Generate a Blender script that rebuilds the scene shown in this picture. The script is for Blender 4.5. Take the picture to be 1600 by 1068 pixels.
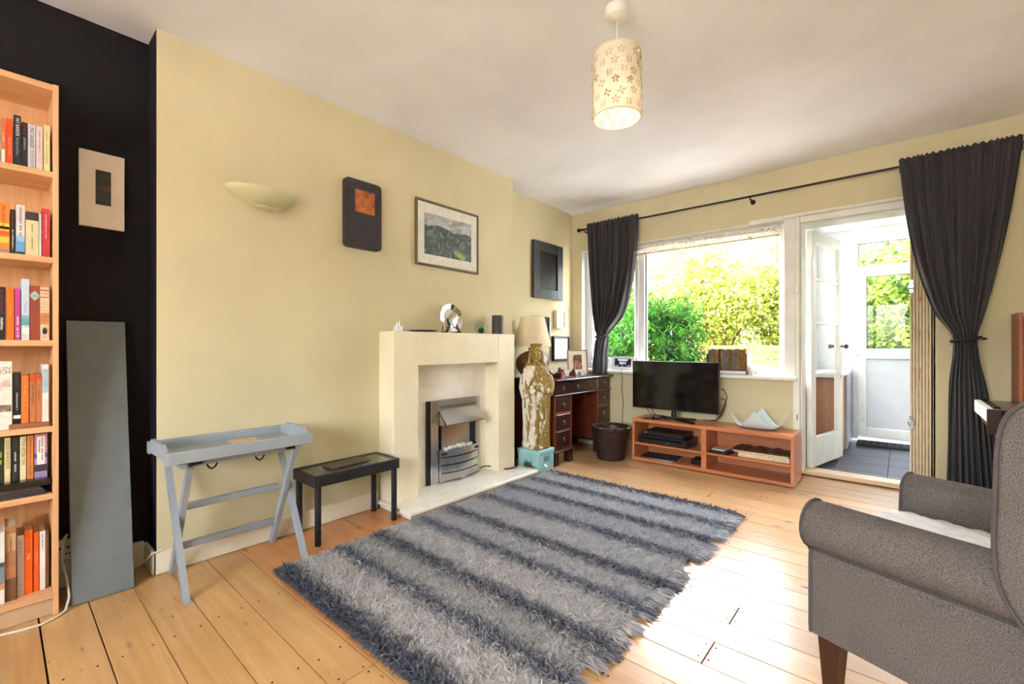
import bpy, bmesh, math, random
import numpy as np
from mathutils import Matrix, Vector
random.seed(7); RNG = np.random.default_rng(7)
for o in list(bpy.data.objects): bpy.data.objects.remove(o)
SC = bpy.context.scene; COL = SC.collection

# ------------------------------------------------------------------ camera, sky, sun, exposure
cd = bpy.data.cameras.new('camera'); cam = bpy.data.objects.new('camera', cd); COL.objects.link(cam)
cam.location = (2.70, -4.10, 1.03); cam.rotation_euler = (math.pi/2, 0, math.atan(608/700))
cd.sensor_width = 36; cd.lens = 15.75; cd.shift_y = 0.00375; cd.clip_start = 0.02; cd.clip_end = 300
SC.camera = cam
SC.view_settings.view_transform = 'Standard'; SC.view_settings.look = 'None'
SC.view_settings.gamma = 1; SC.view_settings.use_curve_mapping = False
SC.view_settings.exposure = 0.96
W = bpy.data.worlds.new('sky'); SC.world = W; W.use_nodes = True
wn = W.node_tree.nodes; wl = W.node_tree.links; wn.clear()
wo = wn.new('ShaderNodeOutputWorld'); wb = wn.new('ShaderNodeBackground'); ws = wn.new('ShaderNodeTexSky')
ws.sky_type = 'NISHITA'; ws.sun_disc = False; ws.sun_elevation = math.radians(48); ws.sun_rotation = math.radians(264)
ws.air_density = 1.3; ws.dust_density = 4.0; ws.ozone_density = 1.0
wb.inputs['Strength'].default_value = 4.4
whs = wn.new('ShaderNodeHueSaturation'); whs.inputs['Saturation'].default_value = 0.45
wl.new(ws.outputs[0], whs.inputs['Color']); wl.new(whs.outputs[0], wb.inputs[0]); wl.new(wb.outputs[0], wo.inputs[0])
sd = bpy.data.lights.new('sun', 'SUN'); sd.energy = 10.0; sd.angle = math.radians(0.6); sd.color = (1, .93, .8)
sun = bpy.data.objects.new('sun', sd); COL.objects.link(sun)
sun.rotation_euler = Vector((0.8, 0.5, -0.95)).to_track_quat('-Z', 'Y').to_euler(); sun.location = (-3, -8, 12)
def portal(loc, rot, sx, sy):
    l = bpy.data.lights.new('window_portal', 'AREA'); l.shape = 'RECTANGLE'; l.size = sx; l.size_y = sy
    l.cycles.is_portal = True
    o = bpy.data.objects.new('window_portal', l); COL.objects.link(o); o.location = loc; o.rotation_euler = rot
# daylight openings: garden window, garden doorway, added fill window behind the camera
portal((1.06, .3, 1.4), (-math.pi/2, 0, 0), 1.9, 1.25)
portal((2.48, .3, 1.02), (-math.pi/2, 0, 0), .75, 1.98)
portal((2.2, -6.38, 1.45), (math.pi/2, 0, 0), 2.0, 1.3)

# ------------------------------------------------------------------ materials
def lin(c):
    c = [x/255 for x in c] if max(c) > 1 else c
    return tuple(x/12.92 if x <= .04045 else ((x+.055)/1.055)**2.4 for x in c[:3]) + (1,)
class Mat:
    def __init__(s, name, col=(200,200,200), rough=.6, metal=0, spec=.5):
        s.m = bpy.data.materials.new(name); s.m.use_nodes = True
        s.n = s.m.node_tree.nodes; s.l = s.m.node_tree.links; s.b = s.n['Principled BSDF']
        s.b.inputs['Base Color'].default_value = lin(col); s.b.inputs['Roughness'].default_value = rough
        s.b.inputs['Metallic'].default_value = metal; s.b.inputs['Specular IOR Level'].default_value = spec
        s._co = None
    def co(s, scale=(1,1,1), rot=(0,0,0)):
        t = s.n.new('ShaderNodeTexCoord'); mp = s.n.new('ShaderNodeMapping')
        mp.inputs['Scale'].default_value = scale; mp.inputs['Rotation'].default_value = rot
        s.l.new(t.outputs['Object'], mp.inputs['Vector']); return mp.outputs[0]
    def noise(s, sc=5, det=4, rough=.55, scale=(1,1,1), vec=None, dist=0):
        t = s.n.new('ShaderNodeTexNoise'); t.inputs['Scale'].default_value = sc; t.inputs['Detail'].default_value = det
        t.inputs['Roughness'].default_value = rough; t.inputs['Distortion'].default_value = dist
        s.l.new(vec if vec else s.co(scale), t.inputs['Vector']); return t.outputs['Fac']
    def ramp(s, fac, stops, interp='LINEAR'):
        r = s.n.new('ShaderNodeValToRGB'); r.color_ramp.interpolation = interp
        e = r.color_ramp.elements
        while len(e) < len(stops): e.new(.5)
        for k, (p, c) in enumerate(stops): e[k].position = p; e[k].color = lin(c) if len(c) == 3 else c
        s.l.new(fac, r.inputs[0]); return r.outputs[0]
    def mix(s, a, b, fac, mode='MIX'):
        x = s.n.new('ShaderNodeMix'); x.data_type = 'RGBA'; x.blend_type = mode
        for i, val in ((0, fac), (6, a), (7, b)):
            if isinstance(val, bpy.types.NodeSocket): s.l.new(val, x.inputs[i])
            else: x.inputs[i].default_value = val if i == 0 else lin(val)
        return x.outputs[2]
    def math(s, op, a, b=0.0):
        x = s.n.new('ShaderNodeMath'); x.operation = op
        for i, val in ((0, a), (1, b)):
            if isinstance(val, bpy.types.NodeSocket): s.l.new(val, x.inputs[i])
            else: x.inputs[i].default_value = val
        return x.outputs[0]
    def color(s, sock): s.l.new(sock, s.b.inputs['Base Color']); return s
    def rough(s, sock): s.l.new(sock, s.b.inputs['Roughness']); return s
    def bump(s, fac, strength=.3, dist=.01):
        b = s.n.new('ShaderNodeBump'); b.inputs['Strength'].default_value = strength; b.inputs['Distance'].default_value = dist
        s.l.new(fac, b.inputs['Height']); s.l.new(b.outputs[0], s.b.inputs['Normal']); return s
def dk(c, k): return tuple(min(255, x*k) for x in c)
MATS = {}
def flat(name, col, rough=.6, metal=0, var=.06, sc=8, bump=0, spec=.5, scale=(1,1,1)):
    """a plain material with slight procedural mottling"""
    if name in MATS: return MATS[name]
    m = Mat(name, col, rough, metal, spec); n = m.noise(sc, 3, scale=scale)
    m.color(m.ramp(n, [(.3, dk(col, 1-var)), (.7, dk(col, 1+var))]))
    if bump: m.bump(n, bump, .005)
    MATS[name] = m.m; return m.m
def wall_mat(name, col):
    m = Mat(name, col, .75, spec=.25); a = m.noise(1.6, 4); b = m.noise(140, 2)
    m.color(m.ramp(a, [(.3, dk(col, .965)), (.72, dk(col, 1.03))])); m.bump(b, .12, .003); return m.m
def wood(name, c1, c2, c3, along=0, rough=.4, sc=1.0, rnd=0.0, knots=False, coat=0):
    m = Mat(name, c2, rough); st = [22, 22, 22]; st[along] = 1.3
    st = tuple(x*sc for x in st)
    info = m.n.new('ShaderNodeObjectInfo')
    vec = m.co(st)
    if rnd:
        add = m.n.new('ShaderNodeVectorMath'); add.operation = 'ADD'
        cmb = m.n.new('ShaderNodeCombineXYZ')
        for i in range(3): m.l.new(m.math('MULTIPLY', info.outputs['Random'], 37.0+11*i), cmb.inputs[i])
        m.l.new(vec, add.inputs[0]); m.l.new(cmb.outputs[0], add.inputs[1]); vec = add.outputs[0]
    n = m.noise(1.0, 5, .6, vec=vec, dist=1.2)
    col = m.ramp(n, [(.25, c1), (.5, c2), (.75, c3)])
    if rnd:
        col = m.mix(col, m.ramp(info.outputs['Random'], [(0, dk(c1, .93)), (.5, c2), (1, dk(c3, 1.04))]), rnd)
    if knots:
        st2 = [9, 9, 9]; st2[along] = 3.2
        v2 = m.co(tuple(st2)); vo = m.n.new('ShaderNodeTexVoronoi'); vo.inputs['Scale'].default_value = 1.0
        m.l.new(v2, vo.inputs['Vector'])
        kf = m.ramp(vo.outputs['Distance'], [(.05, (255,255,255)), (.12, (0,0,0))])
        gate = m.ramp(m.noise(2.3, 1), [(.34, (0,0,0)), (.42, (255,255,255))])
        g = m.n.new('ShaderNodeMix'); g.data_type = 'RGBA'; g.blend_type = 'MULTIPLY'; g.inputs[0].default_value = 1
        m.l.new(kf, g.inputs[6]); m.l.new(gate, g.inputs[7])
        bw = m.n.new('ShaderNodeRGBToBW'); m.l.new(g.outputs[2], bw.inputs[0])
        col = m.mix(col, (96,58,28), m.math('MULTIPLY', bw.outputs[0], .8))
        sp_ = [60, 60, 60]; sp_[along] = 16
        col = m.mix(col, (84,50,26), m.math('MULTIPLY', m.ramp(m.noise(1.0, 2, .5, vec=m.co(tuple(sp_))), [(.70, (0,0,0)), (.76, (255,255,255))]), .8))
        col = m.mix(col, dk(c1, .86), m.ramp(m.noise(3.0, 4, .6), [(.45, (0,0,0)), (.7, (150,150,150))]))
    m.color(col); m.bump(n, .08, .002)
    if coat: m.b.inputs['Coat Weight'].default_value = coat; m.b.inputs['Coat Roughness'].default_value = .12
    return m.m
def fabric(name, c1, c2, sc=420, rough=.95, bump=.5, sheen=0):
    m = Mat(name, c1, rough, spec=.2); n = m.noise(sc, 2, .7); n2 = m.noise(9, 3)
    c = m.ramp(n, [(.3, c1), (.7, c2)]); c = m.mix(c, dk(c1, .9), m.math('MULTIPLY', n2, .35))
    m.color(c); m.bump(n, bump, .002)
    if sheen: m.b.inputs['Sheen Weight'].default_value = sheen
    return m.m
def glass_thin(name='window_glass', tint=(255,255,255), refl=.06, rough=0.0):
    m = bpy.data.materials.new(name); m.use_nodes = True; n = m.node_tree.nodes; l = m.node_tree.links; n.clear()
    o = n.new('ShaderNodeOutputMaterial'); mx = n.new('ShaderNodeMixShader'); t = n.new('ShaderNodeBsdfTransparent'); g = n.new('ShaderNodeBsdfGlossy')
    t.inputs[0].default_value = lin(tint); g.inputs['Roughness'].default_value = rough; mx.inputs[0].default_value = refl
    l.new(t.outputs[0], mx.inputs[1]); l.new(g.outputs[0], mx.inputs[2]); l.new(mx.outputs[0], o.inputs[0]); return m
def leaf_mat(name, c1, c2, c3):
    m = bpy.data.materials.new(name); m.use_nodes = True; n = m.node_tree.nodes; l = m.node_tree.links; n.clear()
    o = n.new('ShaderNodeOutputMaterial'); mx = n.new('ShaderNodeMixShader'); d = n.new('ShaderNodeBsdfPrincipled'); t = n.new('ShaderNodeBsdfTranslucent')
    tc = n.new('ShaderNodeTexCoord'); no = n.new('ShaderNodeTexNoise'); no.inputs['Scale'].default_value = 5; no.inputs['Detail'].default_value = 5
    r = n.new('ShaderNodeValToRGB'); e = r.color_ramp.elements; e.new(.5)
    for k, (p, c) in enumerate(((.32, c1), (.5, c2), (.68, c3))): e[k].position = p; e[k].color = lin(c)
    l.new(tc.outputs['Object'], no.inputs['Vector']); l.new(no.outputs[0], r.inputs[0])
    l.new(r.outputs[0], d.inputs['Base Color']); l.new(r.outputs[0], t.inputs[0]); d.inputs['Roughness'].default_value = .7; d.inputs['Specular IOR Level'].default_value = .12
    mx.inputs[0].default_value = .4
    l.new(d.outputs[0], mx.inputs[1]); l.new(t.outputs[0], mx.inputs[2]); l.new(mx.outputs[0], o.inputs[0]); return m
def emit(name, col, st):
    m = Mat(name, (0,0,0), .4); m.b.inputs['Emission Color'].default_value = lin(col); m.b.inputs['Emission Strength'].default_value = st; return m.m

# ------------------------------------------------------------------ mesh helpers
class MB:
    def __init__(s): s.v = []; s.f = []; s.mi = []; s.x = None
    def add(s, vs, fs, mi=0):
        b = len(s.v)
        if s.x is not None: vs = [tuple(s.x @ Vector(p)) for p in vs]
        s.v += [tuple(p) for p in vs]; s.f += [tuple(i+b for i in f) for f in fs]; s.mi += [mi]*len(fs); return s
    def box(s, x0, x1, y0, y1, z0, z1, b=0, mi=0):
        lo = (min(x0,x1), min(y0,y1), min(z0,z1)); hi = (max(x0,x1), max(y0,y1), max(z0,z1))
        b = min(b, *(.45*(hi[i]-lo[i]) for i in range(3)))
        if b <= 0:
            vs = [(hi[0] if i&1 else lo[0], hi[1] if i&2 else lo[1], hi[2] if i&4 else lo[2]) for i in range(8)]
            return s.add(vs, [(0,2,3,1),(4,5,7,6),(0,1,5,4),(2,6,7,3),(0,4,6,2),(1,3,7,5)], mi)
        vs = []; ix = {}
        for i in range(8):
            sg = [(i>>k)&1 for k in range(3)]
            for a in range(3):
                p = [hi[k] if sg[k] else lo[k] for k in range(3)]
                for k in range(3):
                    if k != a: p[k] += -b if sg[k] else b
                ix[(i, a)] = len(vs); vs.append(tuple(p))
        fs = []
        for a in range(3):
            c, d = [k for k in range(3) if k != a]
            for t in (0, 1):
                q = [t << a | p << c | r << d for p, r in ((0,0),(1,0),(1,1),(0,1))]; fs.append(tuple(ix[(k, a)] for k in q))
            for p in (0, 1):
                for r in (0, 1):
                    i0 = p << c | r << d; i1 = i0 | 1 << a
                    fs.append((ix[(i0,c)], ix[(i1,c)], ix[(i1,d)], ix[(i0,d)]))
        for i in range(8): fs.append((ix[(i,0)], ix[(i,1)], ix[(i,2)]))
        return s.add(vs, fs, mi)
    def tube(s, pts, r, n=8, caps=True, closed=False, mi=0):
        pts = [Vector(p) for p in pts]; m = len(pts); rs = r if isinstance(r, (list, tuple)) else [r]*m
        vs = []; up = None
        for i, p in enumerate(pts):
            a = pts[i-1] if (i > 0 or closed) else p; c = pts[(i+1) % m] if (i < m-1 or closed) else p
            t = (c-a).normalized()
            if up is None: up = t.orthogonal().normalized()
            u = (up - t*up.dot(t)); u = u.normalized() if u.length > 1e-6 else t.orthogonal().normalized(); up = u; w = t.cross(u)
            for k in range(n):
                an = 2*math.pi*k/n; vs.append(p + (u*math.cos(an) + w*math.sin(an))*rs[i])
        fs = []
        for i in range(m if closed else m-1):
            j = (i+1) % m
            for k in range(n): fs.append((i*n+k, i*n+(k+1)%n, j*n+(k+1)%n, j*n+k))
        if caps and not closed: fs += [tuple(range(n))[::-1], tuple((m-1)*n+k for k in range(n))]
        return s.add(vs, fs, mi)
    def lathe(s, prof, c=(0,0,0), n=24, sy=1.0, mi=0, caps=True):
        vs = []; m = len(prof)
        for r, z in prof:
            for k in range(n):
                a = 2*math.pi*k/n; vs.append((c[0]+r*math.cos(a), c[1]+r*sy*math.sin(a), c[2]+z))
        fs = [(i*n+k, i*n+(k+1)%n, (i+1)*n+(k+1)%n, (i+1)*n+k) for i in range(m-1) for k in range(n)]
        if caps: fs += [tuple(range(n))[::-1], tuple((m-1)*n+k for k in range(n))]
        return s.add(vs, fs, mi)
    def grid(s, fn, nu, nv, mi=0, wrap=False):
        vs = [fn(i/nu, j/nv) for j in range(nv+1) for i in range(nu if wrap else nu+1)]; w = nu if wrap else nu+1
        fs = [(j*w+i, j*w+(i+1)%w, (j+1)*w+(i+1)%w, (j+1)*w+i) for j in range(nv) for i in range(nu)]
        return s.add(vs, fs, mi)
    def prism(s, poly, fn, d0, d1, mi=0):
        """poly: 2D outline, fn(a, b, d) -> 3D point"""
        n = len(poly); vs = [fn(a, b, d0) for a, b in poly] + [fn(a, b, d1) for a, b in poly]
        fs = [tuple(range(n))[::-1], tuple(range(n, 2*n))] + [(i, (i+1)%n, n+(i+1)%n, n+i) for i in range(n)]
        return s.add(vs, fs, mi)
    def quad(s, a, b, c, d, mi=0): return s.add([a, b, c, d], [(0,1,2,3)], mi)
    def build(s, name, mat, parent=None, smooth=35, recalc=True):
        me = bpy.data.meshes.new(name); me.from_pydata(s.v, [], s.f)
        for m in (mat if isinstance(mat, (list, tuple)) else [mat]): me.materials.append(m)
        if any(s.mi): me.polygons.foreach_set('material_index', s.mi)
        if recalc:
            bm = bmesh.new(); bm.from_mesh(me); bmesh.ops.recalc_face_normals(bm, faces=bm.faces); bm.to_mesh(me); bm.free()
        if smooth:
            me.polygons.foreach_set('use_smooth', [True]*len(me.polygons)); me.set_sharp_from_angle(angle=math.radians(smooth))
        me.update(); return link(name, me, parent)
def link(name, me, parent=None):
    o = bpy.data.objects.new(name, me); COL.objects.link(o)
    if parent is not None: attach(o, parent)
    return o
LOC = {}
def attach(o, p):
    o.parent = p
    if p.get('_rooted'): o.matrix_parent_inverse = Matrix.Identity(4) if p.get('_local') else Matrix.Translation(-Vector(p.location))
def thing(name, label, cat, loc=(0,0,0), group=None, kind=None, local=False, rotz=0):
    o = bpy.data.objects.new(name, None); COL.objects.link(o); o.location = loc; o.empty_display_size = .05
    o.rotation_euler = (0, 0, rotz); o['_rooted'] = 1
    if local: o['_local'] = 1
    return tag(o, label, cat, group, kind)
def tag(o, label=None, cat=None, group=None, kind=None):
    if label: o['label'] = label
    if cat: o['category'] = cat
    if group: o['group'] = group
    if kind: o['kind'] = kind
    return o
def text(txt, size, mat, parent, origin, ax, ay, name='lettering', align='LEFT', fit=None, off=.0006, bold=0):
    if txt.startswith('~'):   # too small to read: a row of word-like strokes
        n = int(txt[1:]); g = random.Random(n*7+int(origin[2]*1000)); ax = Vector(ax); ay = Vector(ay); nz = ax.cross(ay); og = Vector(origin)+nz*off; m = MB()
        ln = min(fit or 9, n*size*.55); k = ln/n; x = -ln/2 if align == 'CENTER' else (-ln if align == 'RIGHT' else 0); e = x+ln
        while x < e-k*.5:
            if g.random() > .16:
                h = size*g.uniform(.2, .34); q = [og+ax*a+ay*b for a, b in ((x, -size*.22), (x+k*.62, -size*.22), (x+k*.62, h), (x, h))]; m.quad(*q)
            x += k
        if not m.v: m.quad(*[og+ax*a+ay*b for a, b in ((0, 0), (k, 0), (k, k), (0, k))])
        return m.build(name, mat, parent, smooth=0)
    c = bpy.data.curves.new('txt', 'FONT'); c.body = txt; c.size = size; c.align_x = align; c.align_y = 'CENTER'; c.resolution_u = 2; c.offset = bold
    o = bpy.data.objects.new('txt', c); COL.objects.link(o)
    dg = bpy.context.evaluated_depsgraph_get(); me = bpy.data.meshes.new_from_object(o.evaluated_get(dg))
    bpy.data.objects.remove(o); bpy.data.curves.remove(c)
    ax = Vector(ax); ay = Vector(ay); nz = ax.cross(ay); og = Vector(origin)
    k = 1.0
    if fit and len(me.vertices):
        xs = [v.co.x for v in me.vertices]; k = min(1.0, fit/max(1e-6, max(xs)-min(xs)))
    for v in me.vertices:
        p = v.co.copy(); v.co = og + ax*p.x*k + ay*p.y + nz*off
    me.materials.clear(); me.materials.append(mat); me.name = name
    return link(name, me, parent)
def numesh(name, V, F, mat, parent=None):
    me = bpy.data.meshes.new(name); V = np.asarray(V, np.float32); F = np.asarray(F, np.int32)
    me.vertices.add(len(V)); me.vertices.foreach_set('co', V.ravel())
    k = F.shape[1]; me.loops.add(F.size); me.loops.foreach_set('vertex_index', F.ravel())
    me.polygons.add(len(F)); me.polygons.foreach_set('loop_start', np.arange(0, F.size, k, dtype=np.int32))
    me.update(calc_edges=True); me.validate(); me.materials.append(mat); return link(name, me, parent)
def interp(pts, t):
    """smooth interpolation of sorted (t, value) control points"""
    for (a, va), (b, vb) in zip(pts, pts[1:]):
        if (a <= t <= b) or (a >= t >= b):
            f = (t-a)/(b-a) if b != a else 0; return va+(vb-va)*f
    return pts[0][1] if abs(t-pts[0][0]) < abs(t-pts[-1][0]) else pts[-1][1]

# ------------------------------------------------------------------ shared materials
M_cream = wall_mat('olive_cream_paint', (211,200,164))
M_black = wall_mat('black_wall_paint', (22,19,24))
M_ceil = wall_mat('ceiling_white', (240,240,242))
M_skirt = flat('cream_gloss_paint', (232,224,204), .35, var=.03, sc=3)
M_upvc = flat('white_window_plastic', (238,240,242), .3, var=.015)
M_whitepaint = flat('white_gloss_paint', (236,236,230), .32, var=.03, sc=6)
M_glass = glass_thin(refl=.02)
M_dark = flat('dark_gap', (28,20,14), .9)
M_blackmet = flat('black_metal', (24,23,25), .4, .3)
M_blackplastic = flat('black_plastic', (17,17,19), .35)
M_gloss = flat('black_gloss', (10,10,12), .08)
M_paper = flat('paper_white', (232,228,218), .8, var=.04, sc=30)
M_pages = flat('book_pages', (214,200,170), .9, var=.1, sc=90, scale=(1,8,1))
M_chrome = flat('chrome', (205,205,205), .18, 1)
M_whitecable = flat('white_cable_plastic', (226,218,200), .5)

# ================================================================== ROOM SHELL
H = 2.46; XR = 4.3; YB = -6.2
PITCH = .1396; Y0 = -3.995
def struct(o, label): o['kind'] = 'structure'; o['label'] = label; return o
# floor: dark subfloor with every board a part of its own
M_bd = [wood('pine_board_honey', (184,136,84), (205,160,104), (220,180,126), 0, .30, rnd=.35, knots=True, coat=.25),
        wood('pine_board_orange', (178,114,66), (198,134,80), (212,152,98), 0, .30, rnd=.35, knots=True, coat=.25),
        wood('pine_board_pale', (190,144,98), (210,168,120), (224,186,140), 0, .28, rnd=.3, knots=True, coat=.25)]
fl = struct(MB().box(-.1, XR+.1, YB-.1, .2, -.08, -.025).build('floor', M_dark), 'stripped pine floorboards running parallel to the window wall')
k0 = math.floor((YB-Y0)/PITCH); k1 = math.ceil((.14-Y0)/PITCH)
joints = {10: 2.21, 12: 2.219, 4: 1.41, 5: 1.408, 7: 2.9, 9: 1.2, 14: 3.1, 16: 2.5, 18: 1.1, 19: 2.75, 22: 1.7, 24: 2.4, 26: 1.3, 1: 2.3, -1: 1.7, -3: 2.6}
for k in range(k0, k1):
    ya = max(YB, Y0+k*PITCH); yb = min(.14, Y0+(k+1)*PITCH)
    if yb-ya < .02: continue
    g = .001 if k not in (-1, 0) else .0026
    cuts = sorted({0, XR} | ({joints[k]} if k in joints else set()) | ({1.15+.09*((k*7) % 5)} if 5 <= k <= 15 and k != 5 else set()))
    for a, b in zip(cuts, cuts[1:]):
        kind = 1 if (k >= 5 and b < 1.8 and k < 20) else (0 if k < 14 else 2)
        if k in (4,) and a == 0: kind = 0
        MB().box(a+(.0015 if a else 0), b-(.0015 if b < XR else 0), ya+g, yb-g, -.025, RNG.uniform(-.0008, .0004), b=.0016).build('floorboard', M_bd[kind], fl, smooth=0)
nm = MB()
for k in range(k0+8, k1):
    for x in [joints.get(k, 2.0)-.015, joints.get(k, 2.0)+.015, .75, 1.25, 2.75]:
        for fy in (.22, .78): nm.lathe([(.0035, 0), (.0035, .0009)], (x+RNG.uniform(-.008,.008), Y0+(k+fy)*PITCH, 0), 6)
nm.build('nail_heads', M_dark, fl, smooth=0)['kind'] = 'stuff'
# ceiling: slightly dipping towards the window wall
c = MB(); c.prism([(YB-.15, H), (-.24, H), (-.08, H-.008), (.0, H-.02), (.25, H-.02), (.25, H+.16), (YB-.15, H+.16)], lambda a, b, d: (d, a, b), -.2, XR+.2)
struct(c.build('ceiling', M_ceil), 'white painted ceiling dipping slightly at the window wall')
struct(MB().box(-7, 10, YB-.3, .25, H+.17, 5.7).build('wall_upper_sun_block', flat('rendered_wall', (190,180,165), .9)), 'unseen upper storey block added above the room to block the sun')  # unseen storey, sized to block the sun and shade the near garden
# left wall: black alcove, chimney breast, far alcove
struct(MB().box(-.2, 0, YB-.15, -3.55, -.08, H+.1).build('wall_left_alcove', M_black), 'black painted alcove wall behind the bookcase')
cb = MB().box(-.1, .165, -3.626, -1.174, -.05, H+.01)
o = cb.build('wall_left_chimney_breast', [M_cream, M_black], smooth=0)
for p in o.data.polygons:
    if p.normal.y < -.5: p.material_index = 1
struct(o, 'olive cream chimney breast with the fireplace')
struct(MB().box(-.2, 0, -1.25, .25, -.08, H+.1).build('wall_left_far', M_cream), 'olive cream alcove wall beside the window')
# window wall with openings for the window and the doorway
w = MB()
w.box(-.2, .12, 0, .25, -.08, H+.1); w.box(.12, 2.06, 0, .25, -.08, .755); w.box(.12, 2.86, 0, .25, 2.035, H+.1); w.box(2.86, XR+.2, 0, .25, -.08, H+.1)
struct(w.build('wall_window', M_cream, smooth=0), 'olive cream wall with the garden window and doorway')
struct(MB().box(XR, XR+.2, YB-.15, .25, -.08, H+.1).build('wall_right', M_cream), 'olive cream wall on the right')
w = MB(); w.box(-.2, 1.2, YB-.2, YB, -.08, H+.1); w.box(3.2, XR+.2, YB-.2, YB, -.08, H+.1); w.box(1.2, 3.2, YB-.2, YB, -.08, .8); w.box(1.2, 3.2, YB-.2, YB, 2.1, H+.1)
struct(w.build('wall_back', M_cream, smooth=0), 'olive cream wall behind the viewer with the added front window')
wb_ = thing('window_2_fill', 'front window added unseen behind the viewer for daylight fill', None, (2.2, YB-.1, .8)); wb_['kind'] = 'structure'  # unseen window added so daylight fills the room from behind
for a, b, c0, d in ((1.2, 1.26, .8, 2.1), (3.14, 3.2, .8, 2.1), (1.26, 3.14, .8, .86), (1.26, 3.14, 2.04, 2.1), (2.17, 2.23, .86, 2.04)):
    MB().box(a, b, YB-.13, YB-.07, c0, d, .004).build('window_frame', M_upvc, wb_)
for a, b in ((1.26, 2.17), (2.23, 3.14)): MB().box(a, b, YB-.103, YB-.097, .86, 2.04).build('window_pane', M_glass, wb_, smooth=0)
# skirting boards
def skirting(name, poly_boxes, label):
    m = MB()
    for b in poly_boxes: m.box(*b, .006)
    struct(m.build(name, M_skirt), label)
skirting('baseboard_left_chimney', [(.165, .182, -3.643, -2.50, 0, .105)], 'cream skirting board along the chimney breast')
skirting('baseboard_left_chimney_side', [(0, .182, -3.643, -3.626, 0, .105)], 'cream skirting return on the side of the chimney breast')
skirting('baseboard_left_alcove', [(0, .017, -6.2, -3.643, 0, .115)], 'cream skirting board in the black alcove')
skirting('baseboard_left_far', [(0, .017, -1.17, 0, 0, .105)], 'cream skirting board in the far alcove')
skirting('baseboard_window', [(.017, 2.06, -.017, 0, 0, .105)], 'cream skirting board under the window')
skirting('baseboard_window_right', [(2.9, XR, -.017, 0, 0, .105)], 'cream skirting board right of the doorway')

# ================================================================== GARDEN WINDOW
wi = thing('window_1', 'white framed garden window with a wide fixed pane and side casement', None, (1.05, .12, .79)); wi['kind'] = 'structure'
for nme, b in (('window_frame', (.12, .17, .09, .17, .79, 2.03)), ('window_frame', (1.95, 1.998, .09, .17, .79, 2.03)), ('window_frame', (.17, 1.95, .09, .17, .79, .855)),
               ('window_frame', (.17, 1.95, .09, .17, 1.955, 2.03)), ('mullion', (.735, .79, .09, .17, .855, 1.955)),
               ('sash_stile', (.69, .735, .075, .15, .865, 1.945)), ('sash_stile', (.17, .215, .075, .15, .865, 1.945)), ('sash_rail', (.215, .69, .075, .15, .855, .905)), ('sash_rail', (.215, .69, .075, .15, 1.90, 1.955))):
    MB().box(*b, .006).build(nme, M_upvc, wi)
MB().box(.215, .69, .115, .121, .905, 1.90).build('window_pane', M_glass, wi, smooth=0)
MB().box(.79, 1.95, .125, .131, .855, 1.955).build('window_pane', M_glass, wi, smooth=0)
MB().box(.79, .80, .112, .124, .855, 1.955).build('gasket', flat('rubber_gasket', (30,36,48), .7), wi)
h = MB(); h.box(.703, .722, .055, .075, 1.27, 1.34, .004); h.box(.705, .72, .04, .055, 1.22, 1.33, .005); h.build('window_handle', flat('handle_white', (215,218,222), .3), wi)
MB().box(.675, .715, .045, .075, .885, .91, .004).build('window_latch', M_blackplastic, wi)
sl = MB(); sl.prism([(-.06, .758), (-.066, .764), (-.066, .782), (-.06, .788), (.10, .792), (.10, .756)], lambda a, b, d: (d, a, b), .12, 2.09)
sl.build('window_sill', M_whitepaint, wi)
MB().box(.12, .128, 0, .09, .79, 2.035).build('window_reveal', M_whitepaint, wi)
MB().box(.12, 1.998, -.002, .09, 2.028, 2.036).build('window_reveal', M_whitepaint, wi)
# door frame between window and doorway
df = thing('trim_1', 'white painted door frame posts and head beside the window', None, (2.05, .05, 0)); df['kind'] = 'structure'
MB().box(1.998, 2.075, .0, .17, .785, 2.035, .003).build('post', M_whitepaint, df)
MB().box(2.06, 2.085, -.004, .17, 0, .785, .003).build('post', M_whitepaint, df)
MB().box(2.075, 2.105, -.006, .2, .03, 2.035, .004).build('jamb', M_whitepaint, df)
MB().box(2.105, 2.118, .03, .2, .03, 2.0, .003).build('door_stop', M_whitepaint, df)
MB().box(2.105, 2.875, .0, .2, 1.985, 2.035, .004).build('head', M_whitepaint, df)
MB().box(2.118, 2.86, .03, .2, 1.97, 1.986, .003).build('head_stop', M_whitepaint, df)
MB().box(1.75, 2.93, -.022, 0, 2.035, 2.06, .006).build('head_moulding', M_whitepaint, df)
MB().box(2.86, 2.875, .0, .25, .03, 2.0, .003).build('jamb', M_whitepaint, df)
for z in (.45, 1.45): MB().box(2.083, 2.093, -.012, -.005, z, z+.045, .002).build('lock_keep', M_chrome, df)
th = MB(); th.box(2.06, 2.9, .125, .27, .006, .042, .006)
struct(th.build('trim_2', wood('threshold_wood', (205,170,130), (226,196,160), (238,214,184), 0, .4)), 'pale wooden threshold step of the garden doorway')

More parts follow.
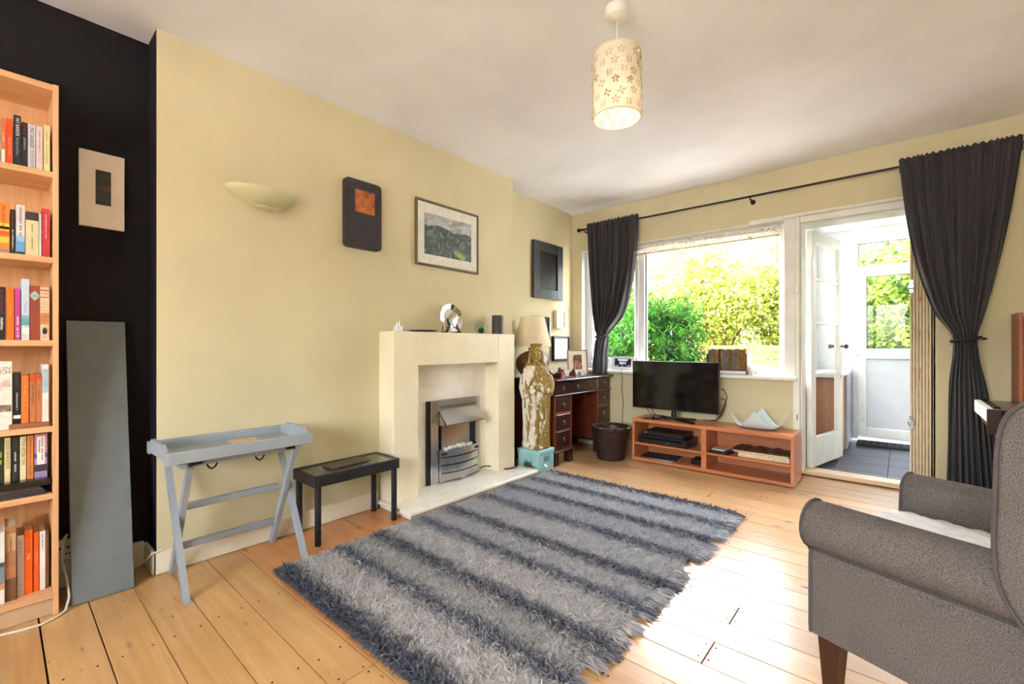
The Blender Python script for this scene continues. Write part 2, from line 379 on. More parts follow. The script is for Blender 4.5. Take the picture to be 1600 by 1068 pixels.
# ================================================================== LEAN-TO
M_slate = flat('dark_slate_tile', (66,74,88), .32, var=.12, sc=7)
lf = struct(MB().box(1.9, 4.0, .2, 2.6, -.06, -.006).build('floor_lean_to', M_dark, smooth=0), 'dark tiled floor of the lean-to')
for i in range(6):
    for j in range(6):
        x = 1.95+i*.335; y = .22+j*.335
        MB().box(x, x+.332, y, y+.332, -.006, .004, .002).build('floor_tile', M_slate, lf, smooth=0)
M_poly = Mat('polycarbonate_roof', (245,247,250), .4); M_poly.b.inputs['Transmission Weight'].default_value = .0
mt = M_poly.m; nt = mt.node_tree; tr = nt.nodes.new('ShaderNodeBsdfTranslucent'); tr.inputs[0].default_value = (.5,.51,.53,1); mxs = nt.nodes.new('ShaderNodeMixShader'); mxs.inputs[0].default_value = .06
nt.links.new(M_poly.b.outputs[0], mxs.inputs[1]); nt.links.new(tr.outputs[0], mxs.inputs[2]); nt.links.new(mxs.outputs[0], nt.nodes['Material Output'].inputs[0])
rf = MB(); rf.prism([(.25, 2.46), (.25, 2.475), (2.3, 2.275), (2.3, 2.26)], lambda a, b, d: (d, a, b), 1.85, 4.05)
struct(rf.build('ceiling_lean_to', mt, smooth=0), 'white translucent roof of the lean-to')
lw = thing('wall_lean_to', 'white framed glazed walls of the lean-to', None, (2.9, 2.0, 0)); lw['kind'] = 'structure'
for b in ((1.93, 2.30, 2.0, 2.08, 0, 2.3), (2.30, 4.0, 2.0, 2.08, 2.16, 2.3), (3.12, 3.18, 2.0, 2.08, 0, 2.2), (3.94, 4.0, 2.0, 2.08, 0, 2.3), (3.18, 3.94, 2.0, 2.08, 0, 2.16), (1.93, 1.98, .25, 2.0, 0, 1.25), (1.93, 1.98, .25, 2.0, 2.2, 2.46),
          (1.93, 1.98, .25, 1.0, 1.25, 2.3), (1.93, 1.98, 1.72, 2.0, 1.25, 2.3), (3.95, 4.0, .25, 2.0, 0, 2.46)):
    MB().box(*b, .003).build('frame_panel', M_upvc, lw)
for b in ((1.952, 1.958, 1.0, 1.72, 1.25, 2.2),):
    MB().box(*b).build('window_pane', M_glass, lw, smooth=0)
# white back door
d2 = thing('door_2', 'white plastic garden door with two glass panes and a grey lower panel', None, (2.7, 2.0, 0)); d2['kind'] = 'structure'
for b in ((2.30, 2.352, 1.99, 2.06, .03, 2.16), (3.07, 3.12, 1.99, 2.06, .03, 2.16), (2.352, 3.07, 1.99, 2.06, 1.83, 1.885), (2.352, 3.07, 1.99, 2.06, 2.125, 2.16)): MB().box(*b, .006).build('door_frame', M_upvc, d2)
for b in ((2.345, 2.42, 1.965, 2.03, .06, 1.835), (3.0, 3.07, 1.965, 2.03, .06, 1.835), (2.42, 3.0, 1.965, 2.03, .06, .165), (2.42, 3.0, 1.965, 2.03, .89, 1.0), (2.42, 3.0, 1.965, 2.03, 1.765, 1.835)): MB().box(*b, .008).build('door_rail', M_upvc, d2)
MB().box(2.42, 3.0, 1.985, 2.01, .165, .89).build('lower_panel', flat('grey_door_panel', (208,214,224), .5, var=.02), d2, smooth=0)
MB().box(2.42, 3.0, 1.995, 2.0, 1.0, 1.765).build('window_pane', M_glass, d2, smooth=0)
MB().box(2.352, 3.07, 2.02, 2.025, 1.885, 2.125).build('window_pane', M_glass, d2, smooth=0)
M_gk = flat('door_gasket', (40,46,52), .7)
gk = MB()
for b in ((2.42, 2.426, 1.0, 1.765), (2.42, 3.0, 1.76, 1.766), (2.42, 3.0, 1.0, 1.005)): gk.box(b[0], b[1], 1.98, 1.99, b[2], b[3])
for b in ((2.352, 2.358, 1.885, 2.125), (2.352, 3.07, 2.119, 2.126)): gk.box(b[0], b[1], 2.0, 2.012, b[2], b[3])
gk.build('gasket', M_gk, d2, smooth=0)
for z in (.22, .92, 1.66):
    hg = MB(); hg.box(2.315, 2.345, 1.95, 1.985, z, z+.06, .006); hg.box(2.345, 2.40, 1.955, 1.97, z+.015, z+.055, .005); hg.build('hinge', M_upvc, d2)
# perforated mat at the back door
mm = MB()
for i in range(13): mm.box(2.36+i*.06, 2.385+i*.06, 1.72, 1.95, .005, .03)
for j in range(5): mm.box(2.35, 3.12, 1.71+j*.055, 1.735+j*.055, .005, .03)
tag(mm.build('rubber_mat', flat('rubber_mat_black', (38,38,40), .8)), 'black perforated rubber mat in front of the white back door', 'mat')
# worktop cabinet on the left of the lean-to
cab = thing('worktop_cabinet', 'wood fronted cabinet with pale worktop inside the lean-to', 'cabinet', (2.13, 1.4, 0))
MB().box(1.985, 2.30, .80, 1.985, .745, .775, .004).build('worktop', flat('pale_worktop', (200,206,212), .3), cab)
MB().box(2.255, 2.275, .82, 1.97, .01, .745).build('front_panel', wood('cabinet_oak', (168,110,72), (188,130,88), (200,146,104), 2, .5), cab, smooth=0)
MB().box(2.0, 2.26, 1.0, 1.02, .01, .745).build('side_panel', wood('cabinet_oak_side', (168,110,72), (188,130,88), (200,146,104), 2, .5), cab, smooth=0)
MB().box(2.276, 2.296, 1.42, 1.985, .01, .745).build('grey_panel', flat('grey_cabinet_panel', (150,156,164), .5), cab, smooth=0)
# open glazed inner door
L = .675; ang = math.atan2(.66, .15)
d1 = thing('door_1', 'white glazed door standing open into the lean-to', None, (2.138, .21, .045), local=True, rotz=ang); d1['kind'] = 'structure'
def dbox(nm, a, b, z0, z1, m, t=.02, bev=.004): return MB().box(a, b, -t, t, z0, z1, bev).build(nm, m, d1)
dbox('door_stile', 0, .085, 0, 1.92, M_whitepaint); dbox('door_stile', L-.085, L, 0, 1.92, M_whitepaint)
dbox('door_rail', .085, L-.085, 0, .24, M_whitepaint); dbox('door_rail', .085, L-.085, 1.83, 1.92, M_whitepaint)
for z in (.74, 1.16, 1.52): dbox('glazing_bar', .085, L-.085, z, z+.025, M_whitepaint, .012)
for a, b in ((.24, .74), (.765, 1.16), (1.185, 1.52), (1.545, 1.83)): MB().box(.085, L-.085, -.002, .002, a, b).build('window_pane', M_glass, d1, smooth=0)
kb = MB(); kb.tube([(L-.05, -.02, .98), (L-.05, -.05, .98)], .009, 10); kb.tube([(L-.05, -.05, .98), (L-.05, -.062, .98), (L-.05, -.075, .98)], [.016, .022, .012], 12); kb.tube([(L-.05, .02, .98), (L-.05, .07, .98)], [.01, .02], 12)
kb.build('door_knob', flat('aged_brass', (120,104,80), .35, .9), d1)
MB().box(L-.004, L+.006, -.018, .018, .05, .25, .002).build('draught_strip', M_blackplastic, d1)
for z in (.25, 1.7): MB().tube([(.0, -.022, z), (.0, -.022, z+.09)], .007, 8).build('hinge', M_whitepaint, d1)
# folded cream security gate
M_gate = Mat('cream_gate_paint', (226,212,178), .5); ng = M_gate.noise(14, 5, scale=(3,3,.6))
M_gate.color(M_gate.ramp(ng, [(.28, (176,140,92)), (.40, (226,212,178)), (.8, (238,228,202))])); M_gate = M_gate.m
M_gate2 = flat('gate_gap_tan', (196,170,128), .55, var=.1, sc=20)  # darker tan paints shade into the gaps between the gate bars
gt = thing('security_gate', 'cream folding security gate closed up at the right of the doorway', 'gate', (2.80, .06, .03))
for i in range(7): 
    x = 2.746+i*.0165
    MB().box(x, x+.009, .045, .085, .04, 1.975, .001).build('gate_bar', M_gate, gt, smooth=0)
for i in range(6):
    x = 2.7555+i*.0165
    MB().box(x, x+.0075, .062, .08, .05, 1.965, .001).build('lattice_strip', M_gate2, gt, smooth=0)
for z in (.50, 1.44):
    kn = MB(); kn.tube([(2.752, .045, z), (2.752, .02, z)], .016, 12); kn.tube([(2.752, .02, z), (2.752, .008, z)], [.02, .014], 12); kn.box(2.742, 2.764, .035, .045, z-.045, z+.045, .002); kn.build('gate_lock', M_chrome, gt)

# ================================================================== GARDEN
m = Mat('lawn_grass', (120,140,60), .9); n = m.noise(3, 6); m.color(m.ramp(n, [(.3, (92,112,40)), (.7, (168,172,84))]))
struct(MB().box(-30, 30, 4.6, 45, -.5, -.18).build('lawn', m.m, smooth=0), 'garden lawn outside the window')
struct(MB().box(-30, 30, .25, 4.6, -.5, -.17).build('patio', flat('pale_paving', (150,145,138), .85, var=.08, sc=4), smooth=0), 'unseen pale patio added below the garden window for neutral bounce')  # paving put in place of grass to keep the bounced light neutral
struct(MB().box(-.4, XR+.6, YB-1.25, YB-.2, 2.40, 2.5).build('sun_block_canopy', M_upvc, smooth=0), 'unseen canopy added over the front window to block the sun')  # added out of view to keep direct sun out of the rear window
struct(MB().box(-30, 30, -40, YB-.3, -.5, -.2).build('front_drive', flat('pale_drive', (186,180,172), .9, var=.06), smooth=0), 'paved ground outside the added front window')
M_fence = wood('fence_pine', (112,72,26), (136,92,36), (156,112,50), 0, .8, rnd=.2)
fe = thing('garden_fence', 'low slatted wooden fence across the garden', 'fence', (-1, 5.2, -.18))
for i in range(9):
    MB().box(-7, 2.0, 5.2, 5.222, -.1+i*.128, .012+i*.128).build('fence_slat', M_fence, fe, smooth=0)
for i in range(8): MB().box(-6.9+i*1.22, -6.81+i*1.22, 5.222, 5.31, -.18, 1.05).build('fence_post', M_fence, fe, smooth=0)
def leaves(name, mat, parent, c, r, n, ln, wd, clusters, spread, droop=.3, seed=1):
    g = np.random.default_rng(seed); d = g.normal(size=(clusters, 3)); d /= np.linalg.norm(d, axis=1)[:, None]
    cc = np.array(c)+d*np.array(r)*(g.uniform(.35, 1, (clusters, 1))**.6)
    p = cc[g.integers(0, clusters, n)] + g.normal(size=(n, 3))*spread
    p[:, 2] = np.maximum(p[:, 2], -.15)
    a = g.normal(size=(n, 3)); a[:, 2] -= droop; a /= np.linalg.norm(a, axis=1)[:, None]
    b = np.cross(a, g.normal(size=(n, 3))); b /= np.linalg.norm(b, axis=1)[:, None]
    s = g.uniform(.6, 1.3, (n, 1)); a *= ln*s; b *= wd*s*.5
    V = np.stack([p, p+a*.5+b, p+a, p+a*.5-b], 1).reshape(-1, 3); F = np.arange(n*4).reshape(-1, 4)
    o = numesh(name, V, F, mat, parent); o['kind'] = 'stuff'; return o
M_bark = flat('bark', (84,64,46), .9, var=.25, sc=20)
LM = {'deep': leaf_mat('deep_green_leaf', (6,26,4), (20,58,10), (56,106,26)), 'lime': leaf_mat('lime_leaf', (84,100,30), (138,148,62), (196,194,118)),
      'mid': leaf_mat('mid_green_leaf', (44,72,24), (88,114,46), (146,160,80)), 'ivy': leaf_mat('ivy_leaf', (28,50,12), (62,90,26), (124,144,54))}
def plant(name, label, c, r, n, ln, wd, cl, sp, mat, seed, droop=.3, group='garden shrubs and trees'):
    t = thing(name, label, 'tree' if 'tree' in name else 'shrub', (c[0], c[1], -.18), group)
    leaves('foliage', LM[mat], t, c, r, n, ln, wd, cl, sp, droop, seed)
    g = random.Random(seed); mb = MB(); k = 5
    for i in range(k):
        a = 2*math.pi*i/k+g.random(); e = (c[0]+r[0]*.6*math.cos(a), c[1]+r[1]*.6*math.sin(a), c[2]+r[2]*.5*g.random())
        mb.tube([(c[0], c[1], -.2), (c[0]+(e[0]-c[0])*.25, c[1]+(e[1]-c[1])*.25, (c[2]-.2)*.6), e], [.045, .03, .008], 6)
    mb.build('stem', M_bark, t)
plant('feathery_shrub', 'dark green feathery shrub close outside the window', (-.42, 2.9, .75), (.95, .7, 1.05), 20000, .13, .022, 130, .12, 'deep', 3, .5)
plant('feathery_shrub', 'dark green shrub seen low behind the left curtain', (-1.9, 3.4, .35), (.9, .7, .9), 9000, .13, .024, 70, .13, 'deep', 4, .5)
plant('garden_tree', 'tall airy green tree at the left of the garden window', (-3.6, 6.4, 2.6), (1.6, 1.0, 1.7), 11000, .11, .055, 90, .22, 'mid', 5)
plant('garden_tree', 'pale green tree rising behind the dark shrub', (-1.5, 8.2, 2.2), (1.5, 1.0, 1.8), 11000, .11, .06, 90, .24, 'lime', 6)
plant('garden_tree', 'bright yellow green tree in the middle of the garden window', (-.2, 6.2, 2.05), (1.25, .8, 1.0), 14000, .10, .055, 90, .2, 'lime', 7)
plant('garden_tree', 'yellow green tree at the right of the garden window', (1.3, 6.8, 1.9), (1.2, .8, 1.6), 12000, .10, .055, 90, .2, 'lime', 8)
plant('garden_tree', 'distant sunlit tree behind the garden fence', (-5.5, 10, 2.4), (2.6, 1.2, 2.2), 12000, .13, .07, 90, .3, 'lime', 9)
plant('leafy_shrub', 'leafy green shrub seen through the white back door', (2.75, 4.6, 1.15), (1.1, .55, 1.15), 13000, .09, .055, 100, .16, 'ivy', 10)
plant('garden_tree', 'dense pale tree beyond the back door shrub', (3.3, 8.2, 2.2), (2.2, 1.0, 2.1), 12000, .12, .065, 100, .28, 'lime', 11)

# ================================================================== FIREPLACE
M_surr = flat('cream_stone_surround', (240,228,198), .38, var=.025, sc=5)
M_marble = Mat('cream_marble', (238,230,214), .1); n = M_marble.noise(5, 6, dist=1.5); M_marble.color(M_marble.ramp(n, [(.35, (238,230,214)), (.6, (246,240,229))])); M_marble = M_marble.m
fs = thing('fireplace_surround', 'plain square cream stone fireplace surround on the chimney breast', 'fireplace', (.25, -1.91, 0))
MB().box(.166, .33, -2.488, -2.298, .05, 1.122, .003).build('surround_leg', M_surr, fs)
MB().box(.166, .33, -1.531, -1.34, .05, 1.122, .003).build('surround_leg', M_surr, fs)
MB().box(.166, .33, -2.298, -1.531, .902, 1.122, .003).build('lintel', M_surr, fs)
MB().box(.166, .185, -2.298, -1.531, .05, .902).build('back_panel', M_marble, fs, smooth=0)
he = thing('hearth', 'polished cream marble hearth slab under the fireplace', 'hearth', (.35, -1.9, 0))
MB().box(.166, .535, -2.515, -1.29, .028, .05, .003).build('hearth_slab', M_marble, he)
MB().box(.184, .51, -2.495, -1.31, .001, .028, .002).build('hearth_base', M_skirt, he)
M_steel = Mat('brushed_steel', (186,187,190), .34, 1.0); n = M_steel.noise(1, 3, scale=(300, 6, 300)); M_steel.rough(M_steel.ramp(n, [(.3, (112,112,112)), (.7, (140,140,140))])); M_steel.b.inputs['Anisotropic'].default_value = .5; M_steel = M_steel.m
M_dark_matte = flat('matte_black', (16,16,17), .8)
ef = thing('electric_fire', 'brushed steel electric fire with canopy hood standing in the fireplace', 'heater', (.21, -1.86, .05))
y0, y1 = -2.10, -1.617; zb = .05
MB().box(.186, .20, y0-.028, y1-.005, zb, .64).build('back_box', M_blackplastic, ef)
fr = MB()
for b in ((y0, y0+.068, zb, .642), (y1-.05, y1, zb, .642), (y0+.068, y1-.05, .575, .642)): fr.box(.19, .212, b[0], b[1], b[2], b[3], .003)
fr.build('frame', M_steel, ef)
MB().box(.2, .203, y0+.06, y1-.045, .06, .58).build('inner_panel', M_dark_matte, ef)
# reflector behind the pebbles
rfm = MB(); rfm.grid(lambda u, v: (.206+.03*(2*u-1)**2*.5, y0+.085+u*(.275), .22+v*.26), 16, 1); rfm.build('reflector', M_steel, ef)
cn = MB(); ya, yb_ = y0+.07, y1-.04
cn.prism([(.204, .575), (.30, .475), (.30, .468), (.296, .468), (.204, .562)], lambda a, b, d: (a, d, b), ya, yb_)
cn.add([(.204, ya, .575), (.30, ya, .472), (.204, ya, .455)], [(0,1,2)]); cn.add([(.204, yb_, .575), (.30, yb_, .472), (.204, yb_, .455)], [(0,1,2)])
cn.build('hood', M_steel, ef, smooth=0)
vt = MB()
for k in range(2): vt.box(.2115, .2135, ya, yb_, .582+k*.009, .586+k*.009)
vt.build('vent_slots', M_blackplastic, ef, smooth=0)
for k in range(4):
    z0 = .068+k*.056; mb = MB()
    def fn(u, v, z0=z0, k=k):
        y = ya+u*(yb_-ya); x = .225+.042*(1-(2*u-1)**2)
        zz = z0+v*.048
        if k == 0 and v == 0: zz = z0-(.012 if (u < .12 or u > .88 or .42 < u < .58) else 0)
        return (x, y, zz)
    mb.grid(fn, 24, 1)
    mb.grid(lambda u, v, fn=fn: (fn(u, v)[0]-.004, fn(u, v)[1], fn(u, v)[2]), 24, 1)
    mb.build('fret_bar', M_steel, ef)
MB().box(.205, .226, ya, ya+.014, .055, .29, .002).build('fret_side', M_steel, ef); MB().box(.205, .226, yb_-.014, yb_, .055, .29, .002).build('fret_side', M_steel, ef)
bk = MB(); bk.grid(lambda u, v: (.218+.042*(1-(2*u-1)**2), ya+u*(yb_-ya), .065+v*.215), 16, 1); bk.build('fret_back', M_blackplastic, ef)
MB().box(.205, .245, ya+.01, yb_-.01, .25, .265).build('pebble_tray', M_blackplastic, ef)
M_peb = flat('grey_white_pebble', (196,190,182), .6, var=.25, sc=40)
for k in range(7):
    y = ya+.045+k*.042+random.uniform(-.006,.006); r = random.uniform(.02, .028); mb = MB(); mb.x = Matrix.Translation((.232+random.uniform(-.008,.008), y, .28+r*.4)) @ Matrix.Rotation(random.random()*3, 4, 'Z')
    mb.lathe([(r*math.sin(math.pi*t/8)+.0005, -r*.72*math.cos(math.pi*t/8)) for t in range(9)], (0,0,0), 12, sy=.8); mb.build('pebble', M_peb, ef)
cb = MB(); cb.tube([(.215, y1-.002, .075), (.22, -1.585, .085), (.235, -1.54, .078), (.28, -1.50, .062), (.345, -1.45, .056), (.36, -1.38, .056), (.35, -1.33, .056), (.30, -1.31, .056)], .0045, 8); cb.build('power_cable', M_blackplastic, ef)

# ---- things on the mantelpiece (top z 1.122)
zt = 1.1225
o = thing('cube_ornament', 'small white cube holder with two thin wires on the mantelpiece', 'ornament', (.27, -2.41, zt))
MB().box(.243, .285, -2.432, -2.388, zt, zt+.036, .002).build('cube', flat('white_ceramic', (240,238,236), .25), o)
wm = MB()
for dy in (-.009, .009): wm.tube([(.264, -2.41+dy, zt+.034), (.264, -2.41+dy, zt+.085), (.264, -2.41+dy+.004, zt+.092), (.264, -2.41+dy+.008, zt+.086)], .0012, 6)
wm.build('wires', M_chrome, o)
dsh = MB(); dsh.lathe([(.02, 0), (.06, .003), (.085, .006), (.10, .012), (.098, .014), (.06, .008), (.02, .005)], (.24, -2.19, zt), 28)
tag(dsh.build('flat_dish', flat('dark_blue_glaze', (44,46,78), .2)), 'shallow dark blue dish lying on the mantelpiece', 'dish')
pl = thing('silver_plate', 'round mirror-polished silver plate propped on a dark stand on the mantelpiece', 'plate', (.22, -1.935, zt))
mb = MB(); mb.x = Matrix.Translation((.225, -1.935, zt+.108)) @ Matrix.Rotation(math.radians(80), 4, 'Y')
mb.lathe([(.001, .006), (.06, .006), (.068, .004), (.07, .010), (.103, .018), (.105, .015), (.072, .001), (.001, .001)], (0,0,0), 40, caps=False); mb.build('plate', flat('polished_silver', (238,238,236), .07, 1, var=.01), pl)
mb = MB()
for s in (-1, 1):
    mb.prism([(-.05*s+.0, 0), (-.085*s, 0), (-.03*s, .055)], lambda a, b, d, s=s: (d, -1.935+a, zt+b), .252, .26)
    mb.tube([(.258, -1.935-.07*s, zt+.004), (.262, -1.935-.025*s, zt+.07)], .003, 6); mb.tube([(.258, -1.935-.06*s, zt+.004), (.185, -1.935-.045*s, zt+.01)], .004, 6); mb.tube([(.188, -1.935-.045*s, zt+.006), (.178, -1.935-.02*s, zt+.12)], .003, 6)
mb.build('stand', flat('dark_bronze', (52,44,34), .35, .5), pl)
gb = thing('glass_paperweight', 'green and clear glass paperweight ball on the mantelpiece', 'paperweight', (.25, -1.655, zt))
mb = MB(); mb.lathe([(max(.0006, .048*math.sin(math.pi*t/16)) if t > 1 else .018, .049-.049*math.cos(math.pi*max(t,1.6)/16)-.0018) for t in range(17)], (.25, -1.655, zt), 28, sy=1)
gm = Mat('clear_glass', (225,240,235), .03); gm.b.inputs['Transmission Weight'].default_value = 1; gm.b.inputs['IOR'].default_value = 1.35
mb.build('glass_ball', gm.m, gb)
mb = MB(); g = random.Random(4)
for k in range(26):
    a = g.random()*6.28; rr = g.random()*.024; p = Vector((.25+rr*math.cos(a), -1.65+rr*math.sin(a), zt+.014+g.random()*.03))
    mb.x = Matrix.Translation(p); r = g.uniform(.004, .009); mb.lathe([(r*math.sin(math.pi*t/5)+.0002, -r*math.cos(math.pi*t/5)) for t in range(6)], (0,0,0), 7); mb.x = None
mb.build('green_core', flat('green_glass_core', (20,92,52), .3, var=.4, sc=60), gb)
mb = MB(); mb.lathe([(.044, 0), (.046, .002), (.046, .146), (.044, .15), (.001, .15)], (.25, -1.455, zt), 32); mb.lathe([(.03, .1505), (.03, .152)], (.25, -1.455, zt), 24)
tag(mb.build('cylinder_speaker', flat('charcoal_cloth', (64,62,66), .6, var=.08, sc=200)), 'dark charcoal cylinder standing at the right of the mantelpiece', 'speaker')

# ================================================================== WALL THINGS
# uplighter: a shallow boat-shaped half bowl against the chimney breast
ul = thing('wall_uplighter', 'cream boat-shaped uplighter on the chimney breast', 'wall lamp', (.165, -3.19, 1.74))
mb = MB()
def upf(u, v, e=0.0):
    a = math.pi*u; w = (1-v)**.55 if v < 1 else 0; w = max(.0, math.cos(v*math.pi/2)**.8)
    return (.166+(.115-e)*math.sin(a)*w, -3.185-(.172-e)*math.cos(a)*w**.85, 1.835-.092*v+e*.3)
mb.grid(lambda u, v: upf(u, v*.93), 28, 10); mb.grid(lambda u, v: upf(u, v*.93, .004), 28, 10)
mb.build('bowl', flat('cream_lamp_glaze', (206,200,160), .4, var=.02), ul, recalc=False)
mb = MB(); mb.x = Matrix.Translation((.205, -3.165, 1.748)) @ Matrix.Rotation(.3, 4, 'Y'); mb.lathe([(.052, .012), (.058, .004), (.05, -.008), (.034, -.010), (.03, .0)], (0,0,0), 24, sy=1.15); mb.x = None
mb.build('lower_ring', flat('cream_lamp_ring', (190,184,142), .4), ul)
def framed(name, label, x, y0, y1, z0, z1, fw, depth, mframe, mount, art, my, mz, fb=.003, glass=False, cat='picture'):
    t = thing(name, label, cat, (x, (y0+y1)/2, z0)); m = MB()
    m.box(x, x+depth, y0, y0+fw, z0, z1, fb); m.box(x, x+depth, y1-fw, y1, z0, z1, fb); m.box(x, x+depth, y0+fw, y1-fw, z0, z0+fw, fb); m.box(x, x+depth, y0+fw, y1-fw, z1-fw, z1, fb)
    m.build('frame', mframe, t)
    xm = x+depth*.55
    if mount: MB().box(x+.001, xm, y0+fw, y1-fw, z0+fw, z1-fw).build('mount', mount, t, smooth=0)
    MB().box(x+.002, xm+.0015, my[0], my[1], mz[0], mz[1]).build('picture_print', art, t, smooth=0)
    if glass: MB().box(xm+.003, xm+.0045, y0+fw, y1-fw, z0+fw, z1-fw).build('glazing', glass_thin('picture_glass', refl=.03), t, smooth=0)
    return t
def art(name, stops, sc=6, scale=(1,1,1), dist=2.0, det=6, rough=.6):
    m = Mat(name, (120,120,120), rough); n = m.noise(sc, det, .6, scale, dist=dist); m.color(m.ramp(n, stops)); return m.m
# landscape print: cloud band over dark hills with a pale green field
ml = Mat('landscape_print', (80,90,90), .6)
sep = ml.n.new('ShaderNodeSeparateXYZ'); tc = ml.n.new('ShaderNodeTexCoord'); ml.l.new(tc.outputs['Object'], sep.inputs[0])
ridge = ml.math('ADD', ml.math('MULTIPLY', ml.noise(5, 3), .11), ml.math('MULTIPLY', sep.outputs['Y'], -.06))
sky = ml.ramp(ml.noise(9, 5, scale=(1,1,2.5), dist=1), [(.3, (112,122,128)), (.65, (206,208,204))])
hill = ml.ramp(ml.noise(14, 6, .65, dist=2.5), [(.3, (34,42,44)), (.52, (70,82,80)), (.62, (128,140,134)), (.75, (58,70,62))])
hz = ml.math('GREATER_THAN', sep.outputs['Z'], ml.math('ADD', ridge, 1.715))
land = ml.mix(hill, sky, hz)
dyy = ml.math('MULTIPLY', ml.math('ADD', sep.outputs['Y'], 1.80), 7.0); dzz = ml.math('MULTIPLY', ml.math('ADD', ml.math('ADD', sep.outputs['Z'], -1.715), ml.math('MULTIPLY', sep.outputs['Y'], .35)), 16.0)
dzz = ml.math('ADD', dzz, 10.1)
dd = ml.math('ADD', ml.math('MULTIPLY', dyy, dyy), ml.math('MULTIPLY', dzz, dzz))
land = ml.mix(land, ml.ramp(ml.noise(30, 3), [(.3, (104,122,74)), (.7, (176,186,120))]), ml.math('LESS_THAN', dd, .16))
ml.color(land)
framed('landscape_picture', 'framed grey green landscape print with wide white mount', .166, -2.208, -1.602, 1.593, 2.057, .017, .018, flat('grey_gold_frame', (98,92,72), .35, .4), M_paper, ml.m, (-2.131, -1.679), (1.678, 1.970))
# dark slate panel with a copper square
cp = thing('wall_plaque', 'dark rounded wall panel with a rusty copper square', 'wall art', (.166, -2.60, 1.625))
def rrect(y0, y1, z0, z1, r, n=5):
    P = []
    for cy, cz, a0 in ((y1-r, z1-r, 0), (y0+r, z1-r, 90), (y0+r, z0+r, 180), (y1-r, z0+r, 270)):
        for k in range(n+1): a = math.radians(a0+90*k/n); P.append((cy+r*math.cos(a), cz+r*math.sin(a)))
    return P
mb = MB(); mb.prism(rrect(-2.737, -2.487, 1.628, 2.045, .028), lambda a, b, d: (d, a, b), .166, .196)
mb.build('panel', art('dark_slate', [(.3, (30,25,29)), (.6, (48,40,46)), (.8, (86,76,78))], 5, rough=.45), cp)
MB().box(.196, .198, -2.672, -2.536, 1.845, 1.986, .001).build('copper_square', art('rusty_copper', [(.30, (50,26,12)), (.40, (150,78,28)), (.7, (192,112,50))], 22, dist=.5), cp)
bd = MB()
for b in ((-2.676, -2.670, 1.842, 1.99), (-2.538, -2.532, 1.842, 1.99), (-2.676, -2.532, 1.984, 1.99), (-2.676, -2.532, 1.842, 1.847)): bd.box(.196, .2, *b)
bd.build('square_rim', flat('slate_rim', (70,62,66), .5), cp)
# unframed mount on the black wall
wp = thing('mounted_painting', 'small dark painting in a plain white mount on the black wall', 'picture', (0.002, -3.79, 1.553))
MB().box(.002, .02, -3.866, -3.715, 1.553, 1.886, .002).build('mount', flat('pinkish_white_mount', (250,238,228), .7, var=.02), wp)
MB().box(.02, .0215, -3.813, -3.762, 1.655, 1.807).build('painting', art('small_dark_painting', [(.3, (26,26,30)), (.55, (58,56,56)), (.66, (110,84,30)), (.74, (40,38,38))], 10, scale=(1,1,3.2), dist=.6), wp, smooth=0)
# black framed picture in the far alcove
framed('black_picture', 'black framed dark picture high in the far alcove', .002, -.707, -.221, 1.50, 2.056, .095, .035, flat('charcoal_frame', (52,54,58), .45), None,
       art('near_black_print', [(.45, (10,9,10)), (.6, (24,21,22)), (.78, (78,74,72))], 16, scale=(1,1.8,.9), dist=.4), (-.612, -.316), (1.595, 1.961))
framed('small_white_picture', 'small pale box frame below the black picture', .002, -.335, -.17, 1.21, 1.396, .014, .035, flat('pale_wood_frame', (226,210,180), .5), M_paper, art('blue_grey_watercolour', [(.3, (150,166,180)), (.7, (226,228,228))], 14), (-.285, -.215), (1.255, 1.36))
framed('black_framed_drawing', 'black framed pale drawing low in the alcove beside the lamp', .002, -.378, -.088, .876, 1.13, .02, .03, M_blackplastic, M_paper, art('pale_drawing', [(.3, (190,200,206)), (.6, (236,238,238))], 12), (-.335, -.13), (.915, 1.09))
framed('dark_framed_picture', 'black framed picture half hidden behind the lamp shade', .002, -.70, -.438, 1.06, 1.318, .02, .025, M_blackplastic, None, art('dark_print', [(.3, (16,16,20)), (.7, (40,40,48))], 9), (-.68, -.458), (1.08, 1.298))
# thin white cable on the alcove wall
mb = MB(); mb.tube([(.006, -.215, 1.478), (.006, -.13, 1.47), (.006, -.08, 1.45), (.006, -.065, 1.40), (.006, -.04, 1.1), (.006, -.03, .76)], .003, 6)
tag(mb.build('wall_cable', M_whitecable), 'thin white cable running down the far alcove corner', 'cable')

# ================================================================== GREY PANEL, SOCKET, CABLES (left)
pn = MB(); th_ = math.atan2(.215, 1.135)
pn.x = Matrix.Translation((.237, -3.808, .004)) @ Matrix.Rotation(-th_, 4, 'Y')
pn.box(-.019, 0, -.097, .094, .0, 1.155, .002)
tag(pn.build('grey_board', flat('blue_grey_board_paint', (112,119,123), .5, var=.03, sc=14)), 'tall blue grey board leaning against the black alcove wall', 'board')
sk = thing('wall_socket', 'white double wall socket low on the black alcove wall', 'socket', (.01, -3.90, .16))
MB().box(.0175, .026, -3.965, -3.86, .12, .21, .003).build('plate', M_whitepaint, sk)
hl = MB()
for y in (-3.925, -3.90): hl.box(.026, .0265, y-.004, y+.004, .17, .178); hl.box(.026, .0265, y-.008, y-.003, .145, .152); hl.box(.026, .0265, y+.003, y+.008, .145, .152)
hl.build('socket_holes', M_blackplastic, sk, smooth=0)
mb = MB(); mb.tube([(.02, -3.915, .21), (.06, -3.905, .24), (.10, -3.92, .21), (.14, -3.925, .16), (.20, -3.915, .10), (.235, -3.912, .045), (.262, -3.925, .008), (.285, -3.95, .005), (.31, -3.99, .005), (.305, -4.04, .005), (.28, -4.12, .005), (.27, -4.25, .005)], .004, 8)
